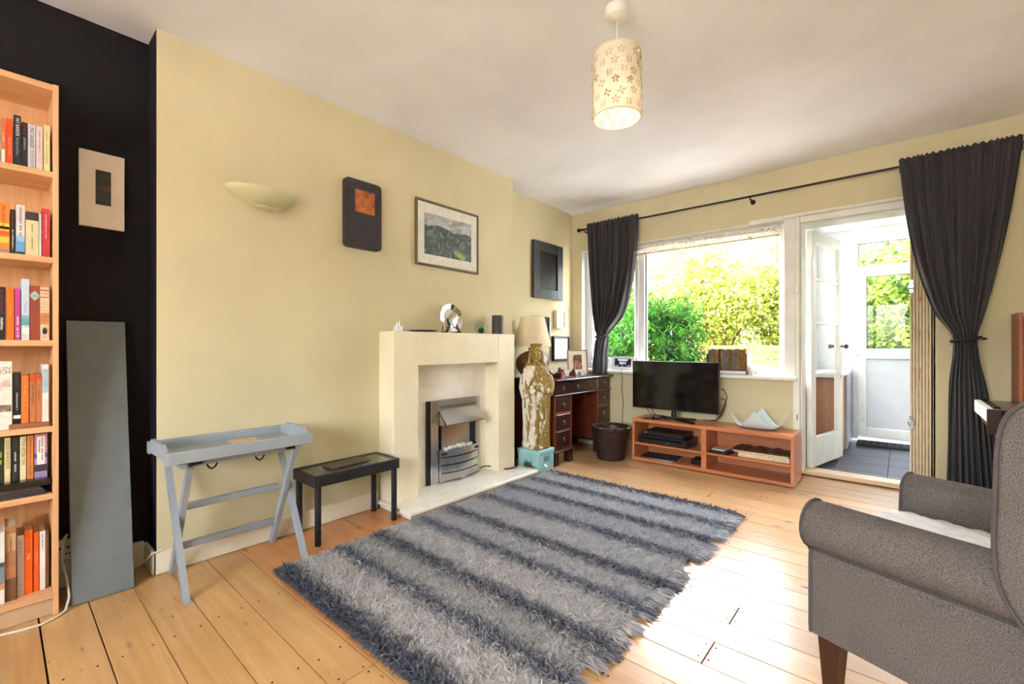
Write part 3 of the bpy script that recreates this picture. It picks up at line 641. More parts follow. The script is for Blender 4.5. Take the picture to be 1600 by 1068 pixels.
tag(mb.build('white_cable', M_whitecable), 'white cable looping from the socket round the bookcase foot', 'cable')
mb = MB(); mb.tube([(.185, -3.61, .112), (.186, -3.648, .105), (.12, -3.66, .06), (.06, -3.68, .02), (.05, -3.72, .006), (.06, -3.80, .006), (.05, -3.9, .03)], .0035, 8)
tag(mb.build('thin_cable', M_whitecable), 'thin white cable behind the grey board at the skirting', 'cable')

# ================================================================== FOLDING TRAY TABLE
M_gp = flat('blue_grey_furniture_paint', (150,158,164), .5, var=.03, sc=5)
tt = thing('tray_table', 'blue grey folding butler tray table with crossed legs', 'table', (.35, -3.37, 0))
X0, X1, YA, YB2 = .175, .532, -3.662, -3.088
MB().box(X0+.01, X1-.01, YA+.01, YB2-.01, .560, .568).build('tray_base', M_gp, tt, smooth=0)
MB().box(X1-.014, X1, YA+.012, YB2-.012, .556, .607, .003).build('tray_side', M_gp, tt); MB().box(X0, X0+.014, YA+.012, YB2-.012, .556, .607, .003).build('tray_side', M_gp, tt)
for ya, yb in ((YA, YA+.014), (YB2-.014, YB2)):
    prof = [(X0, .556), (X0+.045, .556), (X0+.075, .568), (X1-.075, .568), (X1-.045, .556), (X1, .556), (X1, .607), (X1-.05, .607), (X1-.085, .628), (X0+.085, .628), (X0+.05, .607), (X0, .607)]
    MB().prism(prof, lambda a, b, d: (a, d, b), ya, yb).build('tray_end', M_gp, tt, smooth=0)
for x in (.24, .455): MB().box(x-.012, x+.012, -3.60, -3.125, .525, .556, .003).build('top_rail', M_gp, tt)
MB().box(.20, .50, -3.612, -3.585, .528, .556, .003).build('batten', M_gp, tt); MB().box(.20, .50, -3.15, -3.123, .528, .556, .003).build('batten', M_gp, tt)
def leg(xa, xb, y, w=.022, t=.034):
    v = Vector((xb-xa, 0, .53)).normalized(); p = Vector((v.z, 0, -v.x))*t*.5
    m = MB(); q = [(xa-p.x/ v.z*1.0, 0), (xa+p.x/v.z, 0), (xb+p.x/v.z, .53), (xb-p.x/v.z, .53)]
    m.prism(q, lambda a, b, d: (a, d, b), y-w/2, y+w/2); return m
leg(.535, .225, -3.600).build('leg', M_gp, tt, smooth=0); leg(.535, .225, -3.125).build('leg', M_gp, tt, smooth=0)
leg(.205, .475, -3.575).build('leg', M_gp, tt, smooth=0); leg(.205, .475, -3.150).build('leg', M_gp, tt, smooth=0)
MB().box(.30, .32, -3.565, -3.16, .305, .335, .003).build('stretcher', M_gp, tt); MB().box(.245, .265, -3.565, -3.16, .115, .145, .003).build('stretcher', M_gp, tt)
for y in (-3.49, -3.30):
    mb = MB(); mb.tube([(.46, y-.02, .525), (.46, y-.012, .51), (.46, y, .502), (.46, y+.012, .51), (.46, y+.02, .525)], .004, 6); mb.build('clip', M_blackmet, tt)
for y in (-3.55, -3.17): MB().box(.468, .485, y-.02, y+.02, .535, .55, .002).build('hinge', M_blackmet, tt)
tag(MB().box(.235, .325, -3.37, -3.25, .5685, .572).build('postcard', art('orange_postcard', [(.35, (226,210,180)), (.6, (206,150,96)), (.75, (150,110,80))], 20), smooth=0), 'small orange printed card lying in the grey tray table', 'card')

# ================================================================== LOW BLACK TABLE
M_blkp = flat('black_painted_wood', (30,29,31), .45, var=.15, sc=30, bump=.1)
bt = thing('low_black_table', 'low black side table with a glass topped display tray', 'table', (.32, -2.79, 0))
A = (.195, .447, -3.04, -2.525)
for b in ((A[0], A[1], A[2], A[2]+.018), (A[0], A[1], A[3]-.018, A[3]), (A[0], A[0]+.018, A[2]+.018, A[3]-.018), (A[1]-.018, A[1], A[2]+.018, A[3]-.018)): MB().box(*b, .303, .362, .003).build('apron', M_blkp, bt)
MB().box(A[0]+.018, A[1]-.018, A[2]+.018, A[3]-.018, .345, .349).build('display_base', art('mottled_green_grey', [(.35, (128,130,114)), (.55, (154,155,138)), (.64, (220,218,206)), (.78, (146,146,130))], 18), bt, smooth=0)
MB().box(A[0]+.018, A[1]-.018, A[2]+.018, A[3]-.018, .356, .36).build('glass_top', glass_thin('table_glass', (240,246,242), .25, .03), bt, smooth=0)
for x, y in ((.43, -3.012), (.212, -3.012), (.43, -2.553), (.212, -2.553)): MB().lathe([(.0155, 0), (.0165, .003), (.0165, .305)], (x, y, 0), 14).build('leg', M_blkp, bt)
mb = MB(); mb.x = Matrix.Translation((.315, -2.79, 0)) @ Matrix.Rotation(.12, 4, 'Z'); mb.prism(rrect(-.125, .125, -.055, .055, .02), lambda a, b, d: (b, a, d), .3605, .369)
tag(mb.build('slate_tray', art('brown_slate', [(.3, (50,42,34)), (.6, (84,72,56)), (.8, (120,108,86))], 9, rough=.4)), 'dark brown slate tray lying on the low black table', 'tray')

# ================================================================== BOOKCASE
M_beech = wood('beech_veneer', (204,150,104), (222,172,124), (232,186,140), 2, .45); M_beechy = wood('beech_veneer_shelf', (204,150,104), (222,172,124), (232,186,140), 1, .45)
bc = thing('bookcase', 'tall beech bookcase with six shelves beside the black wall', 'bookcase', (.13, -4.24, 0))
BX = .252; YR = -3.942; YL = -4.56
MB().box(.004, BX, YR-.016, YR, 0, 2.03, .001).build('side_panel', M_beech, bc); MB().box(.004, BX, YL, YL+.016, 0, 2.03, .001).build('side_panel', M_beech, bc)
MB().box(.004, .010, YL+.016, YR-.016, .03, 2.02).build('back_panel', M_beech, bc, smooth=0)
MB().box(.010, BX-.002, YL+.016, YR-.016, 2.005, 2.028, .001).build('top_panel', M_beechy, bc)
SH = (1.695, 1.368, 1.051, .724, .467, .088)
for z in SH: MB().box(.010, BX-.002, YL+.016, YR-.016, z-.022, z, .001).build('shelf', M_beechy, bc)
MB().box(.225, .238, YL+.016, YR-.016, 0.002, .066).build('plinth', flat('plinth_board', (196,164,130), .6), bc, smooth=0)
WT, BK, RD, OR = (240,240,236), (24,22,26), (150,40,36), (236,96,34)
def book(label, shelf_z, a, b, top, col, x=.235, title=None, tcol=WT, tz=.9, tsize=.62, fit=None, depth=.13, bands=(), tdir='down', extra=None, lean=0):
    """paperback with spine towards the room: cover (spine and boards), page block, printed spine"""
    ya, yb = -4.091+a/1000+.0003, -4.091+b/1000-.0003; z0 = shelf_z+.0004; t = .0012; w = yb-ya
    nm = 'cover_%d_%d_%d' % col; mat = flat(nm, col, .42, var=.05, sc=25)
    m = MB(); m.box(x-t, x, ya, yb, z0, top, .0005); m.box(x-depth, x-t, ya, ya+t, z0, top); m.box(x-depth, x-t, yb-t, yb, z0, top)
    o = tag(m.build('book', mat, smooth=0), label, 'book', 'books in the beech bookcase')
    MB().box(x-depth+.003, x-t-.0002, ya+t, yb-t, z0+.001, top-.003).build('pages', M_pages, o, smooth=0)
    for (f0, f1, bc_) in bands:
        hh = top-z0; MB().box(x-.0003, x+.0003, ya+.0004, yb-.0004, z0+f0*hh, z0+f1*hh).build('spine_band', flat('band_%d_%d_%d' % bc_, bc_, .5, var=.05, sc=40), o, smooth=0)
    for tt_ in ([(title, tcol, tz, tsize, fit)] if title else []) + (extra or []):
        s, c_, f, ts, ft = tt_; hh = top-z0
        mt = flat('ink_%d_%d_%d' % c_, c_, .5, var=0)
        if tdir == 'down': text(s, w*ts, mt, o, (x, (ya+yb)/2, z0+f*hh), (0,0,-1), (0,1,0), 'spine_title', fit=(ft or .8)*hh)
        else: text(s, w*ts, mt, o, (x, (ya+yb)/2, z0+f*hh), (0,1,0), (0,0,1), 'spine_title', 'CENTER', fit=w*.88)
    return o
z = SH[0]
book('grey book cut off at the left of the top shelf', z, -14, 2.6, 1.85, (150,148,140))
book('thin orange and white paperback at the left of the top shelf', z, 3, 12.3, 1.859, (232,110,50), bands=((0,.3,(238,232,224)),), title='~13', tcol=(250,220,190), fit=.4, tz=.7)
book('bright orange paperback on the top shelf', z, 14.6, 31, 1.862, (236,74,22), title='THE GHOST ROAD', tcol=(250,190,150), tz=.6, fit=.5, tsize=.5)
book('tallest black paperback on the top shelf', z, 32.6, 51.6, 1.881, (34,38,46), title='PAT BARKER', tz=.95, fit=.36, tsize=.7, extra=[('The Eye in the Door', (190,200,206), .56, .5, .36)])
book('shorter black paperback with red and white spine lettering on the top shelf', z, 52.4, 67.8, 1.862, (28,24,34), title='PAT BARKER', tcol=(170,50,50), tz=.96, fit=.24, extra=[('REGENERATION', (200,210,190), .66, .5, .26)])
book('pale lilac paperback with black lettering on the top shelf', z, 68.6, 88.3, 1.861, (206,200,214), title='PAT BARKER', tcol=(30,30,34), tz=.92, fit=.45, tsize=.72, extra=[("TOBY'S ROOM", (130,126,136), .42, .62, .4)])
book('pale pink paperback on the top shelf', z, 89.4, 107.6, 1.861, (226,204,198), title='~22', tcol=(150,130,126), tz=.9, fit=.8, tsize=.4)
book('cream paperback at the right end of the top shelf', z, 109.4, 126.3, 1.873, (232,216,160), title='Julian Barnes  The Sense of an Ending', tcol=(120,110,50), tz=.86, fit=.82, tsize=.5)
z = SH[1]
book('orange and yellow sunset paperback at the left of the second shelf', z, -5, 23.1, 1.55, (226,128,46), bands=((0,.08,(150,120,110)), (.2,.32,(246,186,60)), (.36,.44,(214,90,40)), (.44,.6,(250,200,50)), (.48,.53,(252,240,210))), title='the other hand', tcol=(110,60,30), tz=.95, fit=.5, tsize=.55)
book('slim black paperback on the second shelf', z, 24.5, 37.3, 1.531, (26,20,26), title='~14', tcol=(110,40,46), tz=.96, fit=.36, extra=[('~27', (230,228,224), .56, .5, .45)])
book('white paperback fading to sky blue on the second shelf', z, 38.5, 61.3, 1.552, (222,212,208), bands=((0,.06,(40,44,52)), (.06,.26,(98,158,206)), (.26,.38,(150,186,220))), title='~16', tcol=(130,124,140), tz=.95, fit=.68, tsize=.55)
book('thick cream paperback with dark top band on the second shelf', z, 62.5, 96.7, 1.532, (238,206,160), bands=((.81,1,(58,50,46)),), title='~22', tcol=(140,116,84), tz=.72, fit=.6, tsize=.25)
book('thin silver white paperback on the second shelf', z, 97.4, 104, 1.532, (216,216,214))
book('crimson paperback at the right end of the second shelf', z, 105, 125.5, 1.553, (192,52,62), title='~34', tcol=(236,190,190), tz=.88, fit=.5, tsize=.34)
z = SH[2]
book('black paperback at the left of the third shelf', z, -6, 13.6, 1.244, (32,28,34), title='~17', tcol=(120,40,40), tz=.95, fit=.45, extra=[('~10', (226,226,226), .42, .6, .26)])
book('plain orange paperback on the third shelf', z, 15, 34.2, 1.243, (240,112,30), title='~10', tcol=(250,176,110), tz=.62, fit=.4, tsize=.36)
book('magenta paperback on the third shelf', z, 35.6, 50, 1.243, (186,62,140), title='~17', tz=.45, fit=.4, tsize=.7)
book('tall pale blue paperback with sea picture on the third shelf', z, 52, 72.7, 1.28, (196,208,224), bands=((.0,.1,(198,206,190)), (.1,.2,(226,232,222)), (.24,.34,(92,166,162)), (.34,.4,(120,164,176))), title='The Sea', tcol=(120,140,170), tz=.62, fit=.3, tsize=.6)
o = book('rust red hardback with pale blue label on the third shelf', z, 73.5, 99.2, 1.257, (150,66,50))
mb = MB(); mb.prism([(-4.017, 1.222), (-4.0046, 1.238), (-3.9925, 1.222), (-3.9925, 1.215), (-4.0046, 1.199), (-4.017, 1.215)], lambda a, b, d: (d, a, b), .235, .2354); mb.build('spine_label', flat('pale_blue_label', (168,190,184), .5), o)
text('Justine', .010, flat('ink_gold', (150,110,40), .5), o, (.2354, -4.0046, 1.2185), (0,1,0), (0,0,1), 'spine_title', 'CENTER', fit=.021)
book('cream and orange banded novel with a black hand print on the third shelf', z, 100, 124.5, 1.252, (226,196,160), bands=((.8,.825,(206,96,66)), (.93,.96,(206,96,66)), (.30,.52,(206,130,84)), (.68,.69,(206,130,84))), title='CLEA', tcol=(24,22,22), tz=.88, tsize=.42, tdir='flat', extra=[('a', (60,50,44), .775, .2, None), ('novel by', (60,50,44), .73, .22, None), ('Lawrence', (40,34,30), .635, .27, None), ('Durrell', (40,34,30), .565, .27, None), ('~14', (90,60,40), .44, .15, None), ('~7', (90,60,40), .38, .15, None), ('~5', (60,50,44), .055, .13, None)])
hm = MB(); hy = -3.9785; hz_ = 1.083
hm.prism([(hy-.004, hz_-.008), (hy+.004, hz_-.008), (hy+.0065, hz_), (hy+.005, hz_+.006), (hy-.005, hz_+.006), (hy-.0065, hz_)], lambda a, b, d: (d, a, b), .235, .2356)
for a0, ll in ((-.75, .011), (-.28, .016), (0, .017), (.28, .016), (.8, .013)):
    c0 = (hy+.006*math.sin(a0), hz_+.004*math.cos(a0)); c1 = (hy+ll*math.sin(a0)*.9, hz_+ll*math.cos(a0)); px, pz = math.cos(a0)*.0013, -math.sin(a0)*.0013
    hm.prism([(c0[0]-px, c0[1]-pz), (c0[0]+px, c0[1]+pz), (c1[0]+px, c1[1]+pz), (c1[0]-px, c1[1]-pz)], lambda a, b, d: (d, a, b), .235, .2356)
_clea = [q for q in COL.objects if q.get('label', '').startswith('cream and orange banded')][0]
hm.build('hand_print', flat('ink_24_22_22', (24,22,22), .5), _clea, smooth=0)
z = SH[3]
fb = thing('front_facing_book', 'white book shown cover forwards at the left of the fourth shelf', 'book', (.235, -4.12, z))
MB().box(.222, .240, -4.20, -4.0615, z+.0005, .974, .001).build('cover', art('pale_photo_cover', [(.3, (206,206,192)), (.6, (232,230,218)), (.8, (214,212,196))], 12), fb)
MB().box(.218, .2395, -4.198, -4.063, z+.002, .972).build('pages', M_pages, fb, smooth=0)
ti = flat('ink_red', (176,44,48), .5, var=0)
text('MARILYN', .0155, ti, fb, (.240, -4.0655, .948), (0,1,0), (0,0,1), 'cover_title', 'RIGHT'); text('FRENCH', .0185, ti, fb, (.240, -4.0655, .934), (0,1,0), (0,0,1), 'cover_title', 'RIGHT')
text('HER', .010, ti, fb, (.240, -4.066, .899), (0,1,0), (0,0,1), 'cover_title', 'RIGHT'); text("MOTHER'S", .010, ti, fb, (.240, -4.066, .891), (0,1,0), (0,0,1), 'cover_title', 'RIGHT'); text('DAUGHTER', .010, ti, fb, (.240, -4.066, .883), (0,1,0), (0,0,1), 'cover_title', 'RIGHT')
MB().box(.2400, .2403, -4.13, -4.064, .79, .815).build('cover_photo', art('brown_photo', [(.3, (92,70,54)), (.6, (150,124,100)), (.8, (226,222,210))], 20), fb, smooth=0)
book('black hardback with a white band on the fourth shelf', z, 30.4, 51.4, .931, (22,20,24), bands=((.18,.24,(238,236,230)),), title='~13', tcol=(120,44,40), tz=.94, fit=.28, tsize=.32, extra=[('~17', (190,190,190), .64, .34, .34)])
book('bright orange paperback on the fourth shelf', z, 52, 71, .92, (238,120,50), title='~10', tcol=(250,190,140), tz=.8, fit=.3, tsize=.36, extra=[('~8', (120,50,20), .48, .36, .2)])
book('brick orange paperback with a faded panel on the fourth shelf', z, 72.5, 89, .922, (196,74,30), bands=((.1,.86,(186,112,70)),), title='~23', tcol=(110,50,24), tz=.8, fit=.6, tsize=.36)
book('second brick orange paperback beside the white book on the fourth shelf', z, 89.4, 104.2, .923, (204,78,30), bands=((.08,.9,(188,114,72)),), title='~25', tcol=(110,50,24), tz=.8, fit=.6, tsize=.36)
book('tall white paperback with blue label at the right of the fourth shelf', z, 105, 122.8, .959, (236,224,214), bands=((.54,.93,(166,190,200)),), title='~8', tcol=(60,90,110), tz=.88, tsize=.2, tdir='flat', extra=[('~5', (60,90,110), .66, .18, None)])
tag(MB().box(.236, .2505, -4.07, -3.967, z+.0005, z+.018, .002).build('wood_block', wood('brown_strip', (130,78,46), (150,94,58), (164,110,72), 1, .5)), 'flat brown wooden strip lying along the fourth shelf edge', 'wood strip')
z = SH[4]
for k, (h0, h1) in enumerate(((.0005, .010), (.0105, .019), (.0195, .027), (.0275, .034))):
    d = .006*k
    tag(MB().box(.03, .243-d*.4, -4.40, -3.972-d, z+h0, z+h1, .001).build('record_sleeve', flat('dark_sleeve_%d' % k, (44+10*k, 42+9*k, 46+8*k), .3, var=.3, sc=60, scale=(1,1,6))), ['lowest black record sleeve in the pile on the fifth shelf', 'second dark sleeve from the bottom of the fifth shelf pile', 'third dark sleeve from the bottom of the fifth shelf pile', 'top dark sleeve of the pile under the glossy black box'][k], 'record sleeve', 'dark sleeves on the fifth shelf')
tag(MB().box(.03, .245, -4.40, -3.962, z+.0345, z+.058, .002).build('glossy_black_box', M_gloss), 'flat glossy black box under the books on the fifth shelf', 'box')
z2 = z+.058; X5 = .205
book('dark green paperback at the left of the fifth shelf', z2, -6, 10, .689, (34,48,26), x=X5, title='~11', tcol=(200,206,90), tz=.7, fit=.65, tsize=.5)
book('cream paperback between the dark green and black ones on the fifth shelf', z2, 10.9, 25.5, .690, (224,206,150), x=X5, title='GOOD BEHAVIOUR', tcol=(96,84,56), tz=.95, fit=.95, tsize=.85)
book('black and green paperback on the fifth shelf', z2, 28, 46.8, .689, (24,32,28), x=X5, title='~15', tcol=(216,216,206), tz=.66, fit=.6, tsize=.5)
book('cream paperback between the black and tan ones on the fifth shelf', z2, 49.2, 65.3, .689, (226,208,166), x=X5, title='TIME AFTER TIME', tcol=(90,74,60), tz=.95, fit=.93, tsize=.85)
book('tan orange paperback on the fifth shelf', z2, 66.8, 84.2, .690, (206,128,66), x=X5, title="ONE FLEW OVER THE CUCKOO'S NEST", tcol=(60,34,18), tz=.97, fit=.94, tsize=.5)
o = book('thick purple seascape paperback at the right of the fifth shelf', z2, 86, 121, .692, (176,120,140), x=X5, bands=((0,.14,(150,130,170)), (.14,.3,(54,50,66)), (.3,.45,(158,140,190)), (.45,.55,(70,72,128))))
MB().box(X5+.0003, X5+.0007, -3.998, -3.977, .575, .683).build('title_panel', M_paper, o, smooth=0)
text('~18', .009, flat('ink_90_70_110', (90,70,110), .5), o, (X5+.0007, -3.984, .680), (0,0,-1), (0,1,0), 'spine_title', fit=.1); text('~14', .009, flat('ink_90_70_110', (90,70,110)), o, (X5+.0007, -3.992, .680), (0,0,-1), (0,1,0), 'spine_title', fit=.09)
z = SH[5]; X6 = .195
book('white paperback with coloured drawing at the left of the bottom shelf', z, -16, 11.5, .350, (228,224,214), x=X6+.03, bands=((.2,.28,(206,150,100)), (.28,.52,(120,140,150)), (.52,.58,(70,80,90))), title='~12', tcol=(120,130,140), tz=.95, fit=.35, tsize=.4)
book('thick brown photographic paperback on the bottom shelf', z, 12.4, 40.2, .364, (166,118,84), x=X6+.02, bands=((0,.3,(120,80,56)), (.3,.45,(190,126,88)), (.66,.9,(196,156,112)),), title='~15', tcol=(90,60,40), tz=.86, fit=.35, tsize=.25)
book('white paperback right of the brown one on the bottom shelf', z, 42, 60.5, .316, (220,206,202), x=X6, title='~13', tcol=(150,130,130), tz=.94, fit=.55, tsize=.42, extra=[('o', (170,60,60), .09, .6, None)])
book('widest orange paperback on the bottom shelf', z, 61.2, 82.5, .328, (240,98,22), x=X6, title='~18', tcol=(180,70,14), tz=.95, fit=.3, tsize=.4, extra=[('Troy', WT, .63, .5, .2)])
book('narrower orange paperback near the end of the bottom shelf', z, 85, 99, .315, (236,92,24), x=X6, title='~15', tcol=(250,170,120), tz=.7, fit=.4, tsize=.45)
book('white paperback with grey title at the end of the bottom shelf', z, 100.5, 116, .314, (232,226,222), x=X6, title='~15', tcol=(130,124,124), tz=.95, fit=.6, tsize=.5)
for k in range(3): tag(MB().box(.06, .188-.006*k, -3.9735+.0034*k, -3.9708+.0034*k, z+.0005, .312-.008*k).build('pamphlet', flat('aged_pamphlet_%d' % k, (176-14*k,146-12*k,112-8*k), .8), smooth=0), ['thin brown pamphlet next to the last white book on the bottom shelf', 'middle of the three thin pamphlets on the bottom shelf', 'thin pamphlet against the side at the end of the bottom shelf'][k], 'pamphlet', 'pamphlets at the end of the bottom shelf')

# ================================================================== DESK
M_mah = wood('dark_mahogany', (30,15,12), (48,24,18), (66,34,24), 1, .28, coat=.2); M_mahr = wood('red_mahogany', (70,30,16), (100,46,24), (124,62,34), 2, .35); M_mahl = wood('light_mahogany_rail', (120,60,28), (150,80,40), (170,98,54), 1, .4)
dk_ = thing('pedestal_desk', 'dark mahogany pedestal desk in the far alcove', 'desk', (.3, -.57, 0))
DF = .47
MB().box(.015, .51, -1.005, -.012, .722, .74, .005).build('desk_top', M_mah, dk_)
MB().box(.025, DF-.008, -.985, -.03, .60, .722).build('drawer_case', M_mah, dk_, smooth=0)
MB().box(.02, DF+.016, -.998, -.018, .592, .606, .004).build('waist_moulding', M_mah, dk_)
def pull(parent, x, y, z):
    m = MB(); m.tube([(x, y, z+.006), (x+.012, y, z+.006)], [.011, .007], 10); m.tube([(x+.012, y+.012*math.sin(a), z-.010+.014*math.cos(a)) for a in [2*math.pi*k/12 for k in range(12)]], .0022, 6, closed=True)
    m.build('ring_pull', M_pull, parent)
M_pull = flat('dull_steel_pull', (120,116,112), .35, .8)
def drawer(y0, y1, z0, z1, pulls):
    d = MB().box(DF-.008, DF+.004, y0, y1, z0, z1, .003).build('drawer', M_mah, dk_)
    for p in pulls: pull(d, DF+.004, p, (z0+z1)/2)
drawer(-.98, -.735, .612, .714, [-.855]); drawer(-.725, -.285, .612, .714, [-.62, -.39]); drawer(-.245, -.035, .612, .714, [-.14])
MB().box(DF-.008, DF+.002, -.278, -.252, .608, .72).build('drawer_divider', M_mahl, dk_, smooth=0)
MB().box(DF+.0045, DF+.006, -.509, -.501, .672, .69).build('keyhole', M_blackmet, dk_, smooth=0)
for y0, y1 in ((-.985, -.71), (-.27, -.027)):
    MB().box(.03, DF-.008, y0, y1, .11, .592).build('pedestal', M_mahr, dk_, smooth=0)
    for yy in ((y0, y0+.03), (y1-.03, y1)): MB().box(DF-.008, DF, yy[0], yy[1], .11, .592, .002).build('pedestal_stile', M_mahr, dk_)
    for z0, z1 in ((.455, .578), (.30, .432), (.15, .288)): drawer(y0+.034, y1-.034, z0, z1, [(y0+y1)/2])
    for z in (.433, .289): MB().box(DF-.008, DF+.001, y0+.03, y1-.03, z+.003, z+.02).build('drawer_rail', M_mahl, dk_, smooth=0)
    MB().box(.025, DF+.012, y0-.006, y1+.006, .105, .122, .004).build('plinth_moulding', M_mah, dk_)
    for x in (.03, DF-.05):
        for yy in (y0, y1-.06): MB().box(x, x+.06, yy, yy+.06, 0, .106, .004).build('foot', M_mah, dk_)
MB().box(.05, .07, -.71, -.27, .11, .592).build('kneehole_back', M_mahr, dk_, smooth=0)
zd = .7405
# table lamp
tl = thing('table_lamp', 'table lamp with a round brown pottery base and cream shade on the desk', 'lamp', (.19, -.93, zd))
mb = MB(); mb.lathe([(.06, 0), (.065, .005), (.10, .03), (.14, .08), (.152, .13), (.145, .17), (.115, .21), (.07, .235), (.035, .245), (.032, .26), (.04, .27), (.03, .275)], (.19, -.93, zd), 36)
mb.build('pottery_base', art('brown_pottery', [(.3, (92,54,38)), (.55, (124,78,56)), (.8, (150,104,76))], 6, scale=(1,1,3), rough=.3), tl)
mb = MB(); mb.lathe([(.03, .272), (.012, .275), (.012, .36)], (.19, -.93, zd), 12); mb.build('lamp_holder', M_blackmet, tl)
M_shade = Mat('cream_lamp_shade', (228,210,178), .85); M_shade.b.inputs['Subsurface Weight'].default_value = 0
nsh = M_shade.noise(60, 2, scale=(1,1,1)); M_shade.color(M_shade.ramp(nsh, [(.3, (222,204,172)), (.7, (232,216,186))])); M_shade = M_shade.m
mb = MB(); mb.lathe([(.172, .285), (.108, .548), (.105, .548), (.169, .285), (.172, .285)], (.19, -.93, zd), 48, caps=False); mb.build('lamp_shade', M_shade, tl)
mb = MB()
for a in (0, 2.09, 4.19): mb.tube([(.19, -.93, zd+.5), (  .19+.108*math.cos(a), -.93+.108*math.sin(a), zd+.535)], .002, 6)
mb.tube([(.19, -.93, zd+.36), (.19, -.93, zd+.5)], .003, 6); mb.build('shade_carrier', M_chrome, tl)
# photo frame, glass cube, letter rack, small pink card
pf = thing('photo_frame', 'gold framed photograph standing on the desk', 'picture frame', (.28, -.32, zd))
mp = Matrix.Translation((.30, -.345, zd+.003)) @ Matrix.Rotation(math.radians(-42), 4, 'Z') @ Matrix.Rotation(math.radians(-9), 4, 'Y')
def pfb(nm, x0, x1, y0, y1, z0, z1, mat, b=.002):
    m = MB(); m.x = mp; m.box(x0, x1, y0, y1, z0, z1, b); m.build(nm, mat, pf)
M_gold = flat('gilt_frame', (172,138,82), .35, .5)
for b in ((-.102, -.09, 0, .25), (.09, .102, 0, .25), (-.09, .09, 0, .012), (-.09, .09, .238, .25)): pfb('frame', -.012, .006, b[0], b[1], b[2], b[3], M_gold)
pfb('mount', -.010, 0, -.09, .09, .012, .238, M_paper, 0)
pfb('photograph', -.010, .001, -.046, .044, .055, .2, art('brown_portrait_photo', [(.3, (40,30,28)), (.48, (96,58,40)), (.6, (186,134,100)), (.75, (206,200,196))], 16, dist=1), 0)
m = MB(); m.x = mp; m.tube([(-.012, 0, .18), (-.085, 0, .0)], .004, 6); m.build('strut', M_blackplastic, pf)
gm2 = Mat('clear_glass_block', (235,240,242), .04); gm2.b.inputs['Transmission Weight'].default_value = 1; gm2.b.inputs['IOR'].default_value = 1.4
gc = thing('glass_cube', 'small clear glass cube in front of the photo frame', 'ornament', (.41, -.455, zd))
MB().box(.385, .435, -.483, -.428, zd, zd+.046, .003).build('glass_block', gm2.m, gc); MB().box(.395, .425, -.472, -.44, zd+.008, zd+.036, .003).build('inner_block', flat('frosted_core', (226,230,232), .6), gc)
lr = thing('letter_rack', 'curved wooden letter rack on the desk beside the lamp', 'letter rack', (.31, -.66, zd))
for y in (-.745, -.565):
    MB().prism([(.20, 0), (.42, 0), (.42, .012), (.40, .075), (.385, .078), (.36, .045), (.30, .028), (.26, .045), (.235, .085), (.22, .08), (.20, .012)], lambda a, b, d: (a, d, zd+b), y, y+.012).build('rack_end', M_mahr, lr)
MB().box(.21, .41, -.733, -.565, zd, zd+.008).build('rack_base', M_mahr, lr); MB().box(.30, .308, -.733, -.565, zd+.008, zd+.045).build('rack_divider', M_mahr, lr)
tag(MB().box(.36, .366, -.73, -.60, zd+.0085, zd+.065).build('envelope', flat('pale_envelope', (200,214,214), .7), smooth=0), 'pale envelope standing in the wooden letter rack', 'envelope')
tag(MB().box(.43, .438, -.83, -.77, zd, zd+.058).build('pink_card', art('pink_card', [(.4, (40,40,60)), (.55, (206,60,100)), (.7, (230,160,180))], 30), smooth=0), 'small pink and dark card standing behind the statue', 'card')

# teal tin box and statue on top
M_teal = Mat('teal_tin_paint', (126,190,196), .4); n = M_teal.noise(9, 4); M_teal.color(M_teal.ramp(n, [(.25, (134,184,188)), (.7, (160,206,208))])); M_teal = M_teal.m
tb = thing('teal_tin_box', 'pale teal tin box under the statue', 'box', (.37, -1.11, 0))
MB().box(.285, .503, -1.245, -1.035, 0.001, .142, .004).build('body', M_teal, tb); MB().box(.280, .508, -1.250, -1.030, .142, .182, .006).build('lid', M_teal, tb)
m = MB(); m.box(.503, .506, -1.175, -1.105, .085, .13, .001); m.build('label_holder', flat('teal_holder', (96,156,166), .4), tb)
m = MB(); m.tube([(.505, -1.165, .06), (.52, -1.163, .05), (.52, -1.117, .05), (.505, -1.115, .06)], .004, 6); m.build('handle', M_chrome, tb)
m = MB(); g = random.Random(3)
for k in range(11):
    a = math.radians(-80+16*k); L_ = g.uniform(.055, .085); cx_, cz_ = .395, .04; px, pz = math.cos(a)*.006, -math.sin(a)*.006
    ex, ez = cx_+L_*math.sin(a)*1.1, cz_+L_*math.cos(a); mx_, mz_ = (cx_+ex)/2, (cz_+ez)/2
    m.prism([(cx_, cz_), (mx_+px, mz_+pz), (ex, ez), (mx_-px, mz_-pz)], lambda p, q, d: (p, d, q), -1.2456, -1.2450)
m.build('painted_plant', flat('painted_olive_leaf', (84,84,48), .6), tb, smooth=0)
# statue: robed figure, one continuous carved body
sb = MB()
rows = [(0, .104, .088), (.02, .110, .092), (.05, .106, .088), (.18, .104, .084), (.32, .109, .083), (.42, .114, .082), (.48, .118, .082), (.55, .123, .081), (.60, .118, .077), (.64, .103, .070), (.668, .086, .062), (.685, .060, .052), (.70, .036, .038), (.712, .026, .029), (.76, .026, .028)]
def srow(z):
    for (a, rx, ry), (b, rx2, ry2) in zip(rows, rows[1:]):
        if a <= z <= b: f = (z-a)/(b-a); f = f*f*(3-2*f); return rx+(rx2-rx)*f, ry+(ry2-ry)*f
    return rows[-1][1:]
def sfn(u, v):
    z = v*.76; rx, ry = srow(z); a = 2*math.pi*u; k = max(0, min(1, (.60-z)/.25))
    fold = 1+k*(.075*math.sin(11*a+3*z)+.045*math.sin(17*a-6*z+1))
    return (rx*fold*math.cos(a), ry*fold*math.sin(a), z)
sb.grid(sfn, 96, 70, wrap=True); n0 = 96
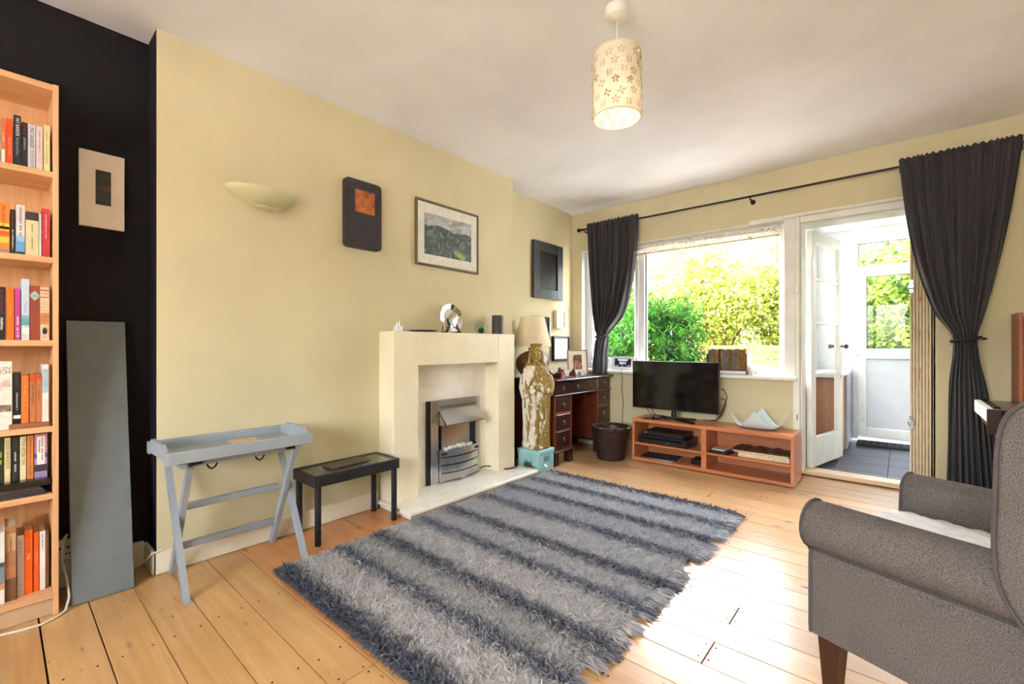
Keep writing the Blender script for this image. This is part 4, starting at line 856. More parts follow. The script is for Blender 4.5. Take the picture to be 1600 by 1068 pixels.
sb.f.append(tuple(range(96))); sb.mi.append(0); sb.f.append(tuple(70*96+k for k in range(96))); sb.mi.append(0)
def ell(c, r, rot=0, n=20):
    m = 12; sb.x = Matrix.Translation(c) @ Matrix.Rotation(rot, 4, 'Y')
    sb.add([(r[0]*math.sin(math.pi*(i+.02)/(m+.04))*math.cos(2*math.pi*k/n), r[1]*math.sin(math.pi*(i+.02)/(m+.04))*math.sin(2*math.pi*k/n), -r[2]*math.cos(math.pi*i/m)) for i in range(m+1) for k in range(n)],
           [(i*n+k, i*n+(k+1)%n, (i+1)*n+(k+1)%n, (i+1)*n+k) for i in range(m) for k in range(n)]+[tuple(range(n)), tuple(m*n+k for k in range(n))]); sb.x = None
ell((0, -.016, .764), (.042, .046, .060)); ell((0, .016, .772), (.050, .046, .058))
for s_ in (-1, 1): sb.tube([(.045*s_, .008, .80), (.050*s_, .012, .755), (.050*s_, .014, .72), (.074*s_, .004, .675), (.098*s_, -.012, .63)], [.012, .015, .016, .020, .016], 12)
ell((.082, -.075, .405), (.034, .036, .10)); ell((.05, -.088, .30), (.022, .024, .14), -.15)
sb.lathe([(.050, 0), (.055, .010), (.049, .016), (.047, .045), (.053, .060), (.048, .066)], (0, 0, .80), 24)
ell((0, -.064, .766), (.007, .012, .016)); ell((0, -.058, .741), (.014, .008, .005)); ell((0, -.050, .722), (.014, .012, .010))
for s in (-1, 1): ell((.017*s, -.056, .779), (.009, .006, .005)); ell((.017*s, -.057, .790), (.013, .007, .004))
sb.tube([(.10, -.01, .60), (.120, -.03, .53), (.112, -.062, .465), (.06, -.108, .485), (.0, -.118, .515)], [.034, .036, .038, .030, .021], 14)
sb.tube([(-.10, -.01, .60), (-.110, -.03, .50), (-.09, -.07, .43), (-.05, -.098, .46), (-.005, -.105, .48)], [.032, .034, .034, .028, .018], 14)
for k in range(4): sb.tube([(.01+.004*k, -.112, .512-.010*k), (-.025, -.116, .520-.010*k), (-.045, -.108, .512-.010*k)], [.008, .0075, .006], 8)
for k in range(5): sb.tube([(.115-.012*k, -.05-.006*k, .47), (.10-.016*k, -.082, .33-.02*k), (.075-.008*k, -.092, .14+.015*k)], [.012, .011, .005], 8)
sb.tube([(.09, -.055, .43), (.02, -.098, .35), (-.05, -.09, .37)], [.014, .016, .008], 8); sb.tube([(.03, -.056, .655), (-.03, -.088, .56), (-.075, -.075, .5)], [.01, .012, .01], 8); sb.tube([(-.03, -.056, .655), (.02, -.09, .57), (.08, -.075, .53)], [.01, .012, .01], 8)
for s in (-1, 1): ell((.035*s, -.085, .012), (.028, .04, .018))
tmp = sb.build('statue_raw', M_paper, smooth=0); rm = tmp.modifiers.new('r', 'REMESH'); rm.mode = 'VOXEL'; rm.voxel_size = .0036
sm = tmp.modifiers.new('s', 'SMOOTH'); sm.factor = .5; sm.iterations = 1
me = bpy.data.meshes.new_from_object(tmp.evaluated_get(bpy.context.evaluated_depsgraph_get())); bpy.data.objects.remove(tmp)
me.polygons.foreach_set('use_smooth', [True]*len(me.polygons)); me.name = 'statue'; me.materials.clear()
mg = Mat('peeling_gilt', (150,124,60), .5); n = mg.noise(16, 6, .6, scale=(1.6,1.6,.45), dist=.6); n2 = mg.noise(60, 3)
white = mg.ramp(n2, [(.3, (214,196,176)), (.7, (240,230,218))]); gilt = mg.ramp(n2, [(.3, (112,92,40)), (.7, (164,138,66))])
tco = mg.n.new('ShaderNodeTexCoord'); sp = mg.n.new('ShaderNodeSeparateXYZ'); mg.l.new(tco.outputs['Object'], sp.inputs[0])
msk = mg.ramp(mg.math('ADD', n, mg.math('MULTIPLY', mg.math('ADD', mg.math('MULTIPLY', sp.outputs['X'], .9), mg.math('MULTIPLY', mg.math('GREATER_THAN', sp.outputs['Z'], .68), .12)), 1.0)), [(.475, (0,0,0)), (.50, (255,255,255))])
bwn = mg.n.new('ShaderNodeRGBToBW'); mg.l.new(msk, bwn.inputs[0]); mg.color(mg.mix(white, gilt, bwn.outputs[0])); mg.bump(n, .3, .004); me.materials.append(mg.m)
st = link('statue', me); st.location = (.395, -1.138, .1845); st.rotation_euler = (0, 0, math.radians(36))
tag(st, 'robed standing figure statue with peeling gilt and white paint on the teal box', 'statue')

# wicker basket
M_wick = art('dark_wicker', [(.3, (34,18,14)), (.6, (58,32,26)), (.8, (82,50,40))], 60, rough=.45)
bk_ = thing('waste_basket', 'dark brown woven wicker basket on the floor by the desk', 'basket', (.69, -.405, 0))
BC = (.69, -.405, 0)
m = MB(); nk = 44
for i in range(19):
    z = .006+i*.0148; r = .112+.055*(z/.28)
    m.tube([(BC[0]+(r+.0035*(1 if (k+i) % 2 else -1))*math.cos(2*math.pi*k/nk), BC[1]+(r+.0035*(1 if (k+i) % 2 else -1))*math.sin(2*math.pi*k/nk), z) for k in range(nk)], .0075, 6, closed=True)
m.build('woven_body', M_wick, bk_)
m = MB(); m.lathe([(.10, .004), (.108, .004), (.160, .28), (.157, .28), (.104, .009), (.001, .009)], BC, 32); m.build('liner', M_wick, bk_)
m = MB()
for ph in (0, math.pi): m.tube([(BC[0]+(.168+.006*math.cos(18*a+ph))*math.cos(a), BC[1]+(.168+.006*math.cos(18*a+ph))*math.sin(a), .29+.006*math.sin(18*a+ph)) for a in [2*math.pi*k/120 for k in range(120)]], .008, 6, closed=True)
m.build('plaited_rim', M_wick, bk_)

# ================================================================== TV STAND GROUP
M_chw = wood('cherry_veneer', (176,104,64), (196,122,78), (208,138,96), 0, .3)
ts = thing('tv_stand', 'low cherry wood television stand with four open compartments', 'tv stand', (1.49, -.17, 0))
F_ = -.332; TX0, TX1 = .866, 2.118
MB().box(TX0, TX1, F_, -.02, .352, .38, .001).build('top_panel', M_chw, ts)
MB().box(TX0, TX1, F_, -.02, .008, .034, .001).build('bottom_panel', M_chw, ts)
for a, b in ((TX0, TX0+.02), (1.468, 1.508), (TX1-.022, TX1)): MB().box(a, b, F_+.0005, -.02, .034, .352, .001).build('upright', M_chw, ts)
for a, b in ((TX0+.02, 1.468), (1.508, TX1-.022)): MB().box(a, b, F_+.006, -.03, .15, .166, .001).build('shelf', M_chw, ts); MB().box(a, b, -.03, -.022, .034, .352).build('back_panel', M_chw, ts, smooth=0)
for x in (.90, 1.49, 2.08):
    for y in (F_+.04, -.06): MB().lathe([(.016, 0), (.016, .008)], (x, y, 0), 12).build('foot', M_blackplastic, ts)
tv = thing('television', 'black flat screen television on the cherry stand', 'television', (1.19, -.2, .38))
MB().box(.81, 1.571, -.212, -.18, .462, .892, .004).build('bezel', M_blackplastic, tv)
MB().box(.818, 1.563, -.2128, -.2115, .474, .886).build('screen', M_gloss, tv, smooth=0)
MB().box(.92, 1.46, -.18, -.14, .50, .78, .012).build('back_housing', M_blackplastic, tv)
m = MB(); m.tube([(1.19, -.185, .49), (1.19, -.19, .40)], .022, 12); m.build('neck', M_blackplastic, tv)
for sx in (-1, 1):
    for sy, e in ((-1, (.21, -.125)), (1, (.15, .09))):
        m = MB(); m.prism([(1.19+sx*.0, -.19-.014), (1.19+sx*.0, -.19+.014), (1.19+sx*e[0]+.008*sx, -.19+e[1]+.010), (1.19+sx*(e[0]+.012), -.19+e[1]-.008)], lambda a, b, d: (a, b, d), .3806, .3945)
        m.build('stand_foot', M_blackplastic, tv)
MB().box(1.5722, 1.573, -.205, -.19, .56, .68, .0002).build('side_strip', flat('silver_strip', (150,150,140), .3, .8), tv)
for pts in ([(1.50, -.14, .68), (1.575, -.09, .66), (1.60, -.08, .60), (1.57, -.09, .50), (1.52, -.08, .40), (1.45, -.06, .386)], [(1.48, -.14, .60), (1.58, -.10, .585), (1.592, -.09, .55), (1.55, -.07, .44), (1.50, -.06, .386)], [(1.50, -.14, .56), (1.53, -.08, .48), (1.51, -.09, .39), (1.40, -.06, .386)], [(.95, -.14, .52), (.90, -.10, .44), (.93, -.08, .39), (1.05, -.06, .386)], [(1.0, -.14, .5), (.94, -.08, .43), (.97, -.06, .386)]): 
    m = MB(); m.tube(pts, .0035, 6); m.build('cable', M_blackplastic, tv)
m = MB(); m.x = Matrix.Translation((1.06, -.285, .3805)) @ Matrix.Rotation(.25, 4, 'Z'); m.lathe([(.02, 0), (.03, .004), (.03, .012), (.018, .02), (.001, .021)], (0,0,0), 20, sy=.6)
ms = tag(m.build('remote_puck', M_gloss), 'small glossy black remote in front of the television', 'remote'); ms.scale = (1, 1, 1)
# two black players stacked in the upper left compartment
def box_thing(name, label, cat, b, mat, bev=.002, extra=()):
    t = thing(name, label, cat, ((b[0]+b[1])/2, (b[2]+b[3])/2, b[4])); MB().box(*b, bev).build('casing', mat, t)
    for nm, bb, mm in extra: MB().box(*bb, .0006).build(nm, mm, t)
    return t
box_thing('video_recorder', 'wide black video recorder on the left shelf of the stand', 'player', (.915, 1.35, -.315, -.05, .1725, .235), M_blackplastic, .002, [('front_flap', (.94, 1.31, -.3165, -.315, .205, .222), M_gloss), ('badge', (1.17, 1.20, -.3165, -.315, .186, .194), flat('gold_badge', (150,120,50), .4)), ('foot', (.93, .96, -.30, -.27, .1662, .1725), M_blackplastic), ('foot', (1.30, 1.33, -.30, -.27, .1662, .1725), M_blackplastic), ('foot', (.93, .96, -.10, -.07, .1662, .1725), M_blackplastic), ('foot', (1.30, 1.33, -.10, -.07, .1662, .1725), M_blackplastic)])
box_thing('set_top_box', 'slimmer black box on top of the video recorder', 'player', (.965, 1.31, -.295, -.06, .2355, .278), M_blackplastic, .002, [('display', (.97, .99, -.2962, -.295, .255, .268), flat('grey_display', (120,120,124), .3)), ('lid_plate', (1.03, 1.16, -.26, -.12, .278, .284), M_blackmet)])
for k, (a, lab) in enumerate(((.10, 'top black and white magazine on the lower left shelf of the stand'), (-.12, 'lower magazine on the lower left shelf of the stand'))):
    m = MB(); m.x = Matrix.Translation((1.08, -.20, .0345+.005*(1-k))) @ Matrix.Rotation(a, 4, 'Z'); m.box(-.155, .155, -.105, .105, 0, .0045)
    tag(m.build('magazine', art('magazine_cover_%d' % k, [(.35, (24,24,28)), (.6, (60,58,60)), (.72, (190,190,190))], 12) if k == 0 else flat('magazine_blue', (170,190,206), .4), smooth=0), lab, 'magazine')
box_thing('black_router', 'small black box at the right of the lower left shelf', 'router', (1.36, 1.46, -.25, -.12, .0345, .075), M_blackplastic)
m = MB(); m.x = Matrix.Translation((1.60, -.235, .1665)) @ Matrix.Rotation(-.12, 4, 'Z'); m.box(-.075, .075, -.07, .07, 0, .018, .003)
tag(m.build('black_wallet', M_blackplastic), 'flat black case under the white notepad on the right shelf', 'case')
m = MB(); m.x = Matrix.Translation((1.595, -.225, .185)) @ Matrix.Rotation(-.15, 4, 'Z'); m.box(-.055, .045, -.055, .06, 0, .012, .002)
tag(m.build('notepad', flat('notepad_grey', (206,196,190), .7)), 'pale grey notepad on the right shelf of the stand', 'notepad')
def flat_book(name, label, x0, x1, y0, y1, z0, z1, cover, cat='book'):
    t = thing(name, label, cat, ((x0+x1)/2, (y0+y1)/2, z0)); h = min(.004, (z1-z0)*.25)
    MB().box(x0, x1, y0, y1, z0, z0+h).build('cover', cover, t, smooth=0); MB().box(x0, x1, y0, y1, z1-h, z1).build('cover', cover, t, smooth=0)
    MB().box(x0+.003, x1-.003, y0+.002, y1, z0+h, z1-h).build('pages', M_pages, t, smooth=0)
flat_book('album', 'thick tan box file lying on the right shelf of the stand', 1.735, 2.088, -.30, -.06, .1665, .205, flat('tan_board', (186,140,92), .6))
flat_book('atlas', 'large cream book lying on the tan box file', 1.70, 2.078, -.305, -.07, .2055, .2155, flat('cream_board', (216,196,158), .6))
m = MB(); m.grid(lambda u, v: (1.695+u*.385, -.305+v*.22, .2255+.004*math.sin(21*u+5*v)+.003*math.sin(37*u)), 40, 10); m.grid(lambda u, v: (1.695+u*.385, -.305+v*.22, .217), 40, 1)
m.tube([(1.695+.385*k/40, -.305, .2255+.003*math.sin(.9*k)) for k in range(41)], .005, 6)
tag(m.build('leather_folder', art('brown_leather_pile', [(.35, (46,24,16)), (.6, (92,50,30)), (.8, (140,90,60))], 20, rough=.5)), 'ragged brown leather folder on top of the book pile', 'folder')
# pale blue four-cornered bowl
bw = MB()
def bowl(u, v, e=0):
    p, q = 2*u-1, 2*v-1; r = max(abs(p), abs(q)); lift = .125*abs(p*q)**1.5 + .022*r**3
    a = p*.165*(1-.10*q*q); b = q*.165*(1-.10*p*p)
    return (1.855+(a+b)*.74, -.175+(b-a)*.46, .3815+lift+e)
bw.grid(lambda u, v: bowl(u, v, .004), 28, 28); bw.grid(lambda u, v: bowl(u, v, 0), 28, 28)
for f in (lambda t: (t, 0), lambda t: (t, 1), lambda t: (0, t), lambda t: (1, t)): bw.grid(lambda u, v, f=f: bowl(*f(u), .004*v), 28, 1)
tag(bw.build('wavy_bowl', flat('pale_blue_glaze', (214,232,238), .25, var=.02), smooth=60), 'pale blue wavy four-cornered bowl on the cherry stand', 'bowl')

# ================================================================== WINDOW SILL THINGS
ZS = .790
ck = thing('tablet_clock', 'white digital clock showing Thursday on the window sill', 'clock', (.60, .0, ZS))
ckm = Matrix.Translation((.602, -.004, ZS)) @ Matrix.Rotation(math.radians(-9), 4, 'X')
m = MB(); m.x = ckm; m.prism(rrect(-.124, .124, .0, .135, .018), lambda a, b, d: (a, d, b), -.006, .014); m.build('casing', flat('white_plastic', (232,230,238), .35), ck)
m = MB(); m.x = ckm; m.box(-.09, .088, -.0075, -.006, .03, .112); m.build('screen', emit('clock_screen', (16,18,44), .6), ck, smooth=0)
m = MB(); m.x = ckm; m.prism([(0.014, 0), (.07, 0), (.014, .08)], lambda a, b, d: (d, a, b), -.05, .05); m.build('rear_stand', flat('white_plastic', (232,230,238)), ck)
M_scr = emit('clock_digits', (235,240,250), 1.2)
axx = ckm.to_3x3() @ Vector((1,0,0)); ayy = ckm.to_3x3() @ Vector((0,0,1))
for s, sz, dx, dz, al in (('THURSDAY', .022, 0, .098, 'CENTER'), ('16:11', .036, 0, .068, 'CENTER'), ('~4', .016, -.082, .040, 'LEFT'), ('~1', .016, 0, .040, 'CENTER'), ('~4', .016, .080, .040, 'RIGHT')):
    text(s, sz, M_scr, ck, ckm @ Vector((dx, -.0078, dz)), axx, ayy, 'screen_text', al, bold=.0006)
m = MB(); m.tube([(.622, -.03, ZS+.006), (.622, -.07, ZS+.002), (.624, -.075, .75), (.615, -.03, .70), (.598, -.012, .60), (.615, -.01, .45), (.606, -.01, .36), (.60, -.012, .2), (.585, -.03, .1), (.58, -.045, .006)], .0025, 6)
tag(m.build('clock_cable', M_blackplastic), 'thin dark cable hanging from the clock down the wall', 'cable')
# row of old books in a dark holder
bh = thing('book_trough', 'dark wooden book holder on the window sill', 'book holder', (1.58, .04, ZS))
M_tr = wood('dark_holder', (60,40,26), (84,58,36), (104,74,48), 0, .5)
MB().box(1.418, 1.742, -.045, .075, ZS+.03, ZS+.042, .001).build('base_board', M_tr, bh); MB().box(1.732, 1.742, -.05, .08, ZS+.001, ZS+.175, .002).build('end_board', M_tr, bh); MB().box(1.418, 1.428, -.05, .08, ZS+.001, ZS+.175, .002).build('end_board', M_tr, bh)
x = 1.4295; cols = [(96,92,78), (104,100,86), (128,92,52), (150,110,56), (60,52,40), (140,110,60), (96,104,128), (124,98,54), (100,88,56), (108,100,84), (110,104,90), (134,96,50), (126,88,46), (122,96,56)]
nmz = ['first', 'second', 'third', 'fourth', 'fifth', 'sixth', 'seventh', 'eighth', 'ninth', 'tenth', 'eleventh', 'twelfth', 'thirteenth', 'fourteenth']
wds = [.024, .022, .02, .02, .016, .021, .026, .02, .022, .022, .024, .022, .021, .02]; kx = (1.7315-1.4295)/sum(wds)
for k, (c_, w_) in enumerate(zip(cols, wds)):
    w_ *= kx; h_ = .165+.012*((k*5) % 3)/3; z0 = ZS+.0425; mt = flat('old_cloth_%d' % k, c_, .8, var=.15, sc=40)
    m = MB(); m.prism([(x+.0003, .06), (x+w_-.0003, .06), (x+w_-.0003, -.036), (x+w_*.75, -.040), (x+w_*.25, -.040), (x+.0003, -.036)], lambda a, b, d: (a, b, d), z0, z0+h_)
    o = tag(m.build('old_book', mt, smooth=0), nmz[k]+' from the left of the old cloth books on the window sill', 'book', 'old books on the window sill')
    MB().box(x+.001, x+w_-.001, -.0385, -.03, z0+h_*.80, z0+h_*.9).build('spine_label', flat('label_%d' % (k % 3), [(150,80,44), (120,110,80), (166,70,44)][k % 3], .7), o, smooth=0)
    x += w_
tag(MB().box(1.752, 1.785, -.04, -.005, ZS+.001, ZS+.038, .002).build('small_card_box', flat('pinkish_card', (226,206,198), .7)), 'tiny pink white box beside the books on the window sill', 'box')

# ================================================================== CURTAINS, ROD, BLIND
M_curt = fabric('charcoal_curtain', (50,47,50), (64,61,64), 500, .85, .25, sheen=.15)
rd = thing('curtain_rod', 'long black curtain rod with ball ends above the window', 'curtain rod', (1.9, -.1, 2.237))
MB().tube([(.18, -.1, 2.237), (3.75, -.1, 2.237)], .0085, 12).build('rod', M_blackmet, rd)
def finial(x, s):
    m = MB(); m.tube([(x, -.1, 2.237), (x-.012*s, -.1, 2.237), (x-.02*s, -.1, 2.237), (x-.03*s, -.1, 2.237)], [.009, .013, .008, .012], 12)
    m.x = Matrix.Translation((x-.042*s, -.1, 2.237)); m.lathe([(.021*math.sin(math.pi*t/10)+.0004, -.021*math.cos(math.pi*t/10)) for t in range(11)], (0,0,0), 16); m.build('finial', M_blackmet, rd)
finial(.195, 1); finial(3.75, -1)
for x in (.215, 1.777, 3.6):
    m = MB(); m.tube([(x, -.1, 2.237), (x, -.1, 2.222), (x, -.08, 2.214), (x, -.004, 2.214)], .006, 8); m.lathe([(.022, 0), (.022, .004)], (0,0,0), 12); 
    m2 = MB(); m2.tube([(x, -.1, 2.237), (x, -.1, 2.222), (x, -.08, 2.214), (x, -.001, 2.214)], .006, 8); m2.tube([(x, -.006, 2.214), (x, -.001, 2.214)], .02, 14); m2.build('bracket', M_blackmet, rd)
def curtain(name, label, left, right, folds, tie_z, depth_top=.028, seed=0, zbot=0, y0=-.1):
    g = random.Random(seed); ph = [g.uniform(0, 6.28) for _ in range(5)]
    t = thing(name, label, 'curtain', ((left[-1][1]+right[-1][1])/2, y0, zbot)); ztop = left[0][0]
    def edge(pts, z):
        P = pts
        for i in range(len(P)-1):
            if P[i][0] >= z >= P[i+1][0]:
                a = P[max(0, i-1)]; b = P[i]; c_ = P[i+1]; d = P[min(len(P)-1, i+2)]; f = (b[0]-z)/(b[0]-c_[0])
                m1 = (c_[1]-a[1])/max(1e-6, a[0]-c_[0])*(b[0]-c_[0]); m2 = (d[1]-b[1])/max(1e-6, b[0]-d[0])*(b[0]-c_[0])
                if abs(b[0]-tie_z) < .03: m1 *= .25
                if abs(c_[0]-tie_z) < .03: m2 *= .25
                return (2*f**3-3*f*f+1)*b[1]+(f**3-2*f*f+f)*m1+(-2*f**3+3*f*f)*c_[1]+(f**3-f*f)*m2
        return P[0][1] if z > P[0][0] else P[-1][1]
    def fn(u, v):
        z = ztop-(ztop-zbot)*v; xl, xr = edge(left, z), edge(right, z); w = xr-xl; k = max(0, 1-w/.56)
        dt = max(0, 1-abs(z-tie_z)/.5); pocket = max(0, (z-ztop+.075)/.075)
        s = u+.018*math.sin(6.28*3*u+ph[0])*(1-k)
        amp = (.014+.034*k)*(1-.72*max(0, 1-abs(z-tie_z)/.06)) ; amp *= (1-.55*pocket)
        y = y0 - .013 - amp*math.sin(6.28*folds*u+ph[1]+.9*math.sin(3.2*z+ph[2])*(1-pocket)) - amp*.45*math.sin(6.28*folds*2.3*u+ph[3]+1.2*z)
        y -= .05*k*math.sin(math.pi*u)*(1 if z > tie_z else 1.0)
        zz = z + (.006*math.sin(6.28*folds*2.6*u+ph[4])*max(0, (z-ztop+.05)/.05))
        return (xl+w*s, y, zz)
    m = MB(); m.grid(fn, 220, 90); o = m.build('curtain_cloth', M_curt, t, smooth=80); so = o.modifiers.new('thick', 'SOLIDIFY'); so.thickness = .0025; so.offset = 1
    m = MB(); m.grid(lambda u, v: (edge(left, ztop-.002)+(edge(right, ztop-.002)-edge(left, ztop-.002))*u, y0+.010+.005*math.sin(6.28*folds*u), ztop-.004-.085*v), 120, 3); m.build('rod_pocket', M_curt, t, smooth=80)
    zl, zr = edge(left, tie_z), edge(right, tie_z); cx_ = (zl+zr)/2; rx = (zr-zl)/2+.010
    m = MB(); m.tube([(cx_+rx*math.cos(a), y0-.03+.068*math.sin(a), tie_z+.012*math.cos(a)) for a in [2*math.pi*k/28 for k in range(28)]], .009, 8, closed=True)
    m.tube([(cx_+rx, y0-.03, tie_z+.01), (cx_+rx+.03, y0+.02, tie_z+.004), (cx_+rx+.022, y0+.09, tie_z)] if name and seed == 2 else [(cx_-rx, y0-.03, tie_z), (cx_-rx-.02, y0+.02, tie_z), (cx_-rx-.02, y0+.09, tie_z)], .005, 6)
    m.build('tieback', flat('black_tieback', (22,21,24), .6), t)
curtain('curtain', 'charcoal curtain tied back over the left of the window, ending on the desk', [(2.285, .235), (1.755, .265), (1.357, .326), (1.127, .380), (.95, .362), (.752, .345)], [(2.285, .808), (1.886, .782), (1.585, .730), (1.329, .650), (1.127, .496), (.95, .476), (.752, .468)], 7, 1.127, seed=1, zbot=.752, y0=-.09)
curtain('curtain', 'long charcoal curtain tied back at the right of the doorway', [(2.285, 2.690), (1.844, 2.732), (1.495, 2.793), (1.238, 2.869), (1.071, 2.950), (.784, 2.930), (.373, 2.923), (.012, 2.915)], [(2.285, 3.250), (1.838, 3.199), (1.421, 3.134), (1.188, 3.085), (1.071, 3.060), (.715, 3.107), (.251, 3.147), (.012, 3.165)], 8, 1.071, seed=2, zbot=.012)
rb = thing('roller_blind', 'rolled up white patterned roller blind at the top of the window', 'blind', (1.35, .05, 1.95))
M_bl = Mat('patterned_blind', (238,234,226), .8); nb = M_bl.noise(5, 3, .5, scale=(1,1,2.5), dist=3); M_bl.color(M_bl.ramp(nb, [(.40, (240,236,228)), (.47, (240,236,228)), (.49, (96,90,84)), (.51, (240,236,228))]))
trb = M_bl.n.new('ShaderNodeBsdfTranslucent'); trb.inputs[0].default_value = lin((244,240,230)); mxb = M_bl.n.new('ShaderNodeMixShader'); mxb.inputs[0].default_value = .3
M_bl.l.new(M_bl.b.inputs['Base Color'].links[0].from_socket, trb.inputs[0]); M_bl.l.new(M_bl.b.outputs[0], mxb.inputs[1]); M_bl.l.new(trb.outputs[0], mxb.inputs[2]); M_bl.l.new(mxb.outputs[0], M_bl.n['Material Output'].inputs[0])
m = MB(); m.tube([(.20, .045, 1.985), (1.965, .045, 1.985)], .03, 20); m.build('roll', M_bl.m, rb)
m = MB(); m.grid(lambda u, v: (.20+1.765*u, .018+.004*math.sin(9*u), 1.985-.06*v), 20, 2); m.build('hanging_cloth', M_bl.m, rb)
MB().box(.20, 1.965, .012, .024, 1.912, 1.926, .003).build('bottom_bar', flat('blind_bar', (206,186,146), .5), rb)
m = MB(); m.tube([(1.978, .03, 1.985), (1.978, .03, 1.2), (1.978, .02, 1.19), (1.978, .012, 1.2), (1.978, .012, 1.985)], .0022, 6); m.build('bead_chain', flat('white_bead_chain', (230,230,226), .4), rb)

# ================================================================== PENDANT LAMP
px, py = 1.792, -2.377
pd = thing('pendant_lamp', 'white paper cylinder pendant lamp with punched flower cut-outs', 'pendant lamp', (px, py, 1.99))
MB().lathe([(.048, 2.4595), (.05, 2.45), (.05, 2.435), (.042, 2.42), (.03, 2.415), (.01, 2.408)], (px, py, 0), 28).build('ceiling_rose', flat('rose_white', (226,222,212), .4), pd)
MB().tube([(px, py, 2.41), (px, py, 2.20)], .003, 8).build('cord', flat('cream_cord', (226,214,180), .6), pd)
M_pp = Mat('paper_shade', (246,240,226), .8); tr = M_pp.n.new('ShaderNodeBsdfTranslucent'); tr.inputs[0].default_value = lin((246,240,226)); mx_ = M_pp.n.new('ShaderNodeMixShader'); mx_.inputs[0].default_value = .45
M_pp.l.new(M_pp.b.outputs[0], mx_.inputs[1]); M_pp.l.new(tr.outputs[0], mx_.inputs[2]); M_pp.l.new(mx_.outputs[0], M_pp.n['Material Output'].inputs[0])
npp = M_pp.noise(40, 2); M_pp.color(M_pp.ramp(npp, [(.3, (240,232,214)), (.7, (250,246,236))]))
PR = .098
MB().lathe([(PR, 1.99), (PR, 2.262), (PR-.0015, 2.262), (PR-.0015, 1.99), (PR, 1.99)], (px, py, 0), 48, caps=False).build('paper_shade', M_pp.m, pd)
for z in (1.991, 2.261): MB().tube([(px+PR*math.cos(2*math.pi*k/48), py+PR*math.sin(2*math.pi*k/48), z) for k in range(48)], .0025, 6, closed=True).build('shade_ring', flat('shade_ring_cream', (232,214,176), .6), pd)
m = MB()
for a in (0, 2.09, 4.19): m.tube([(px, py, 2.215), (px+PR*math.cos(a), py+PR*math.sin(a), 2.255)], .0015, 6)
m.build('shade_spider', M_chrome, pd)
MB().lathe([(.014, 2.215), (.017, 2.205), (.017, 2.165), (.012, 2.16)], (px, py, 0), 14).build('bulb_holder', flat('rose_white', (226,222,212)), pd)
m = MB(); m.lathe([(.011, 2.16), (.014, 2.148), (.028, 2.12), (.030, 2.10), (.022, 2.08), (.001, 2.072)], (px, py, 0), 18); m.build('bulb', emit('warm_bulb', (255,236,200), .8), pd)
pl_ = bpy.data.lights.new('pendant_light', 'POINT'); pl_.energy = .35; pl_.color = (1, .92, .80); pl_.shadow_soft_size = .03; po = bpy.data.objects.new('pendant_light', pl_); COL.objects.link(po); po.location = (px, py, 2.045); po.parent = pd; po.matrix_parent_inverse = Matrix.Translation(-Vector(pd.location))
fm = MB(); hm_ = MB(); g = random.Random(11)
for row in range(6):
    for k in range(11):
        a = 2*math.pi*(k+.5*(row % 2))/11+g.uniform(-.08,.08); z = 2.018+row*.041+g.uniform(-.006,.006); ca, sa = math.cos(a), math.sin(a); tg = Vector((-sa, ca, 0)); nr = Vector((ca, sa, 0)); up = Vector((0,0,1)); base = Vector((px, py, z))+nr*PR
        kind = g.randrange(3); out = g.random() < .4; fl_ = g.uniform(.7, 2.2) if out else .08
        np_ = (5, 6, 4)[kind]
        for q in range(np_):
            if kind == 1: off = tg*(.001 if q % 2 else -.001)+up*((q//2)*.009-.012); dr = (tg*(1 if q % 2 else -1)+up*.5).normalized(); L_ = .014
            else: th2 = 2*math.pi*q/np_+.3; dr = tg*math.cos(th2)+up*math.sin(th2); off = dr*.003; L_ = .016
            sd_ = dr.cross(nr).normalized()*(.0024 if kind == 1 else .0045); d3 = (dr+nr*fl_).normalized()*L_
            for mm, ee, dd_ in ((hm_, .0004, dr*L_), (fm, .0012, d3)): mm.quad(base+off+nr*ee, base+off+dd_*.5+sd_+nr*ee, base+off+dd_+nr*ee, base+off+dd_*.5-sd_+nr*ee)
            hm_.quad(*[p-nr*(2*PR*0+.0026) for p in (base+off, base+off+dr*L_*.5+sd_, base+off+dr*L_, base+off+dr*L_*.5-sd_)])
hm_.build('cut_outs', flat('shade_cutout_tan', (190,164,118), .8), pd, smooth=0)['kind'] = 'stuff'
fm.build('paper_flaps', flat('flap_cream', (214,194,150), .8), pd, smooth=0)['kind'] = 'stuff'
# made-up globe lamp, unseen behind the viewer, added as warm fill light
pr = thing('rear_fill_lamp', 'glowing globe added unseen behind the viewer as warm fill', 'pendant lamp', (2.1, -5.2, 2.1))
MB().lathe([(.05, 2.4595), (.05, 2.435), (.03, 2.415), (.01, 2.408)], (2.1, -5.2, 0), 24).build('ceiling_rose', flat('rose_white', (226,222,212)), pr)
MB().tube([(2.1, -5.2, 2.41), (2.1, -5.2, 2.33)], .003, 8).build('cord', flat('cream_cord', (226,214,180)), pr)
MB().lathe([(.02, 2.335), (.06, 2.32), (.13, 2.27), (.15, 2.20), (.13, 2.13), (.07, 2.08), (.002, 2.07)], (2.1, -5.2, 0), 32).build('fill_globe', emit('fill_globe_glow', (255,238,214), 3.5), pr)

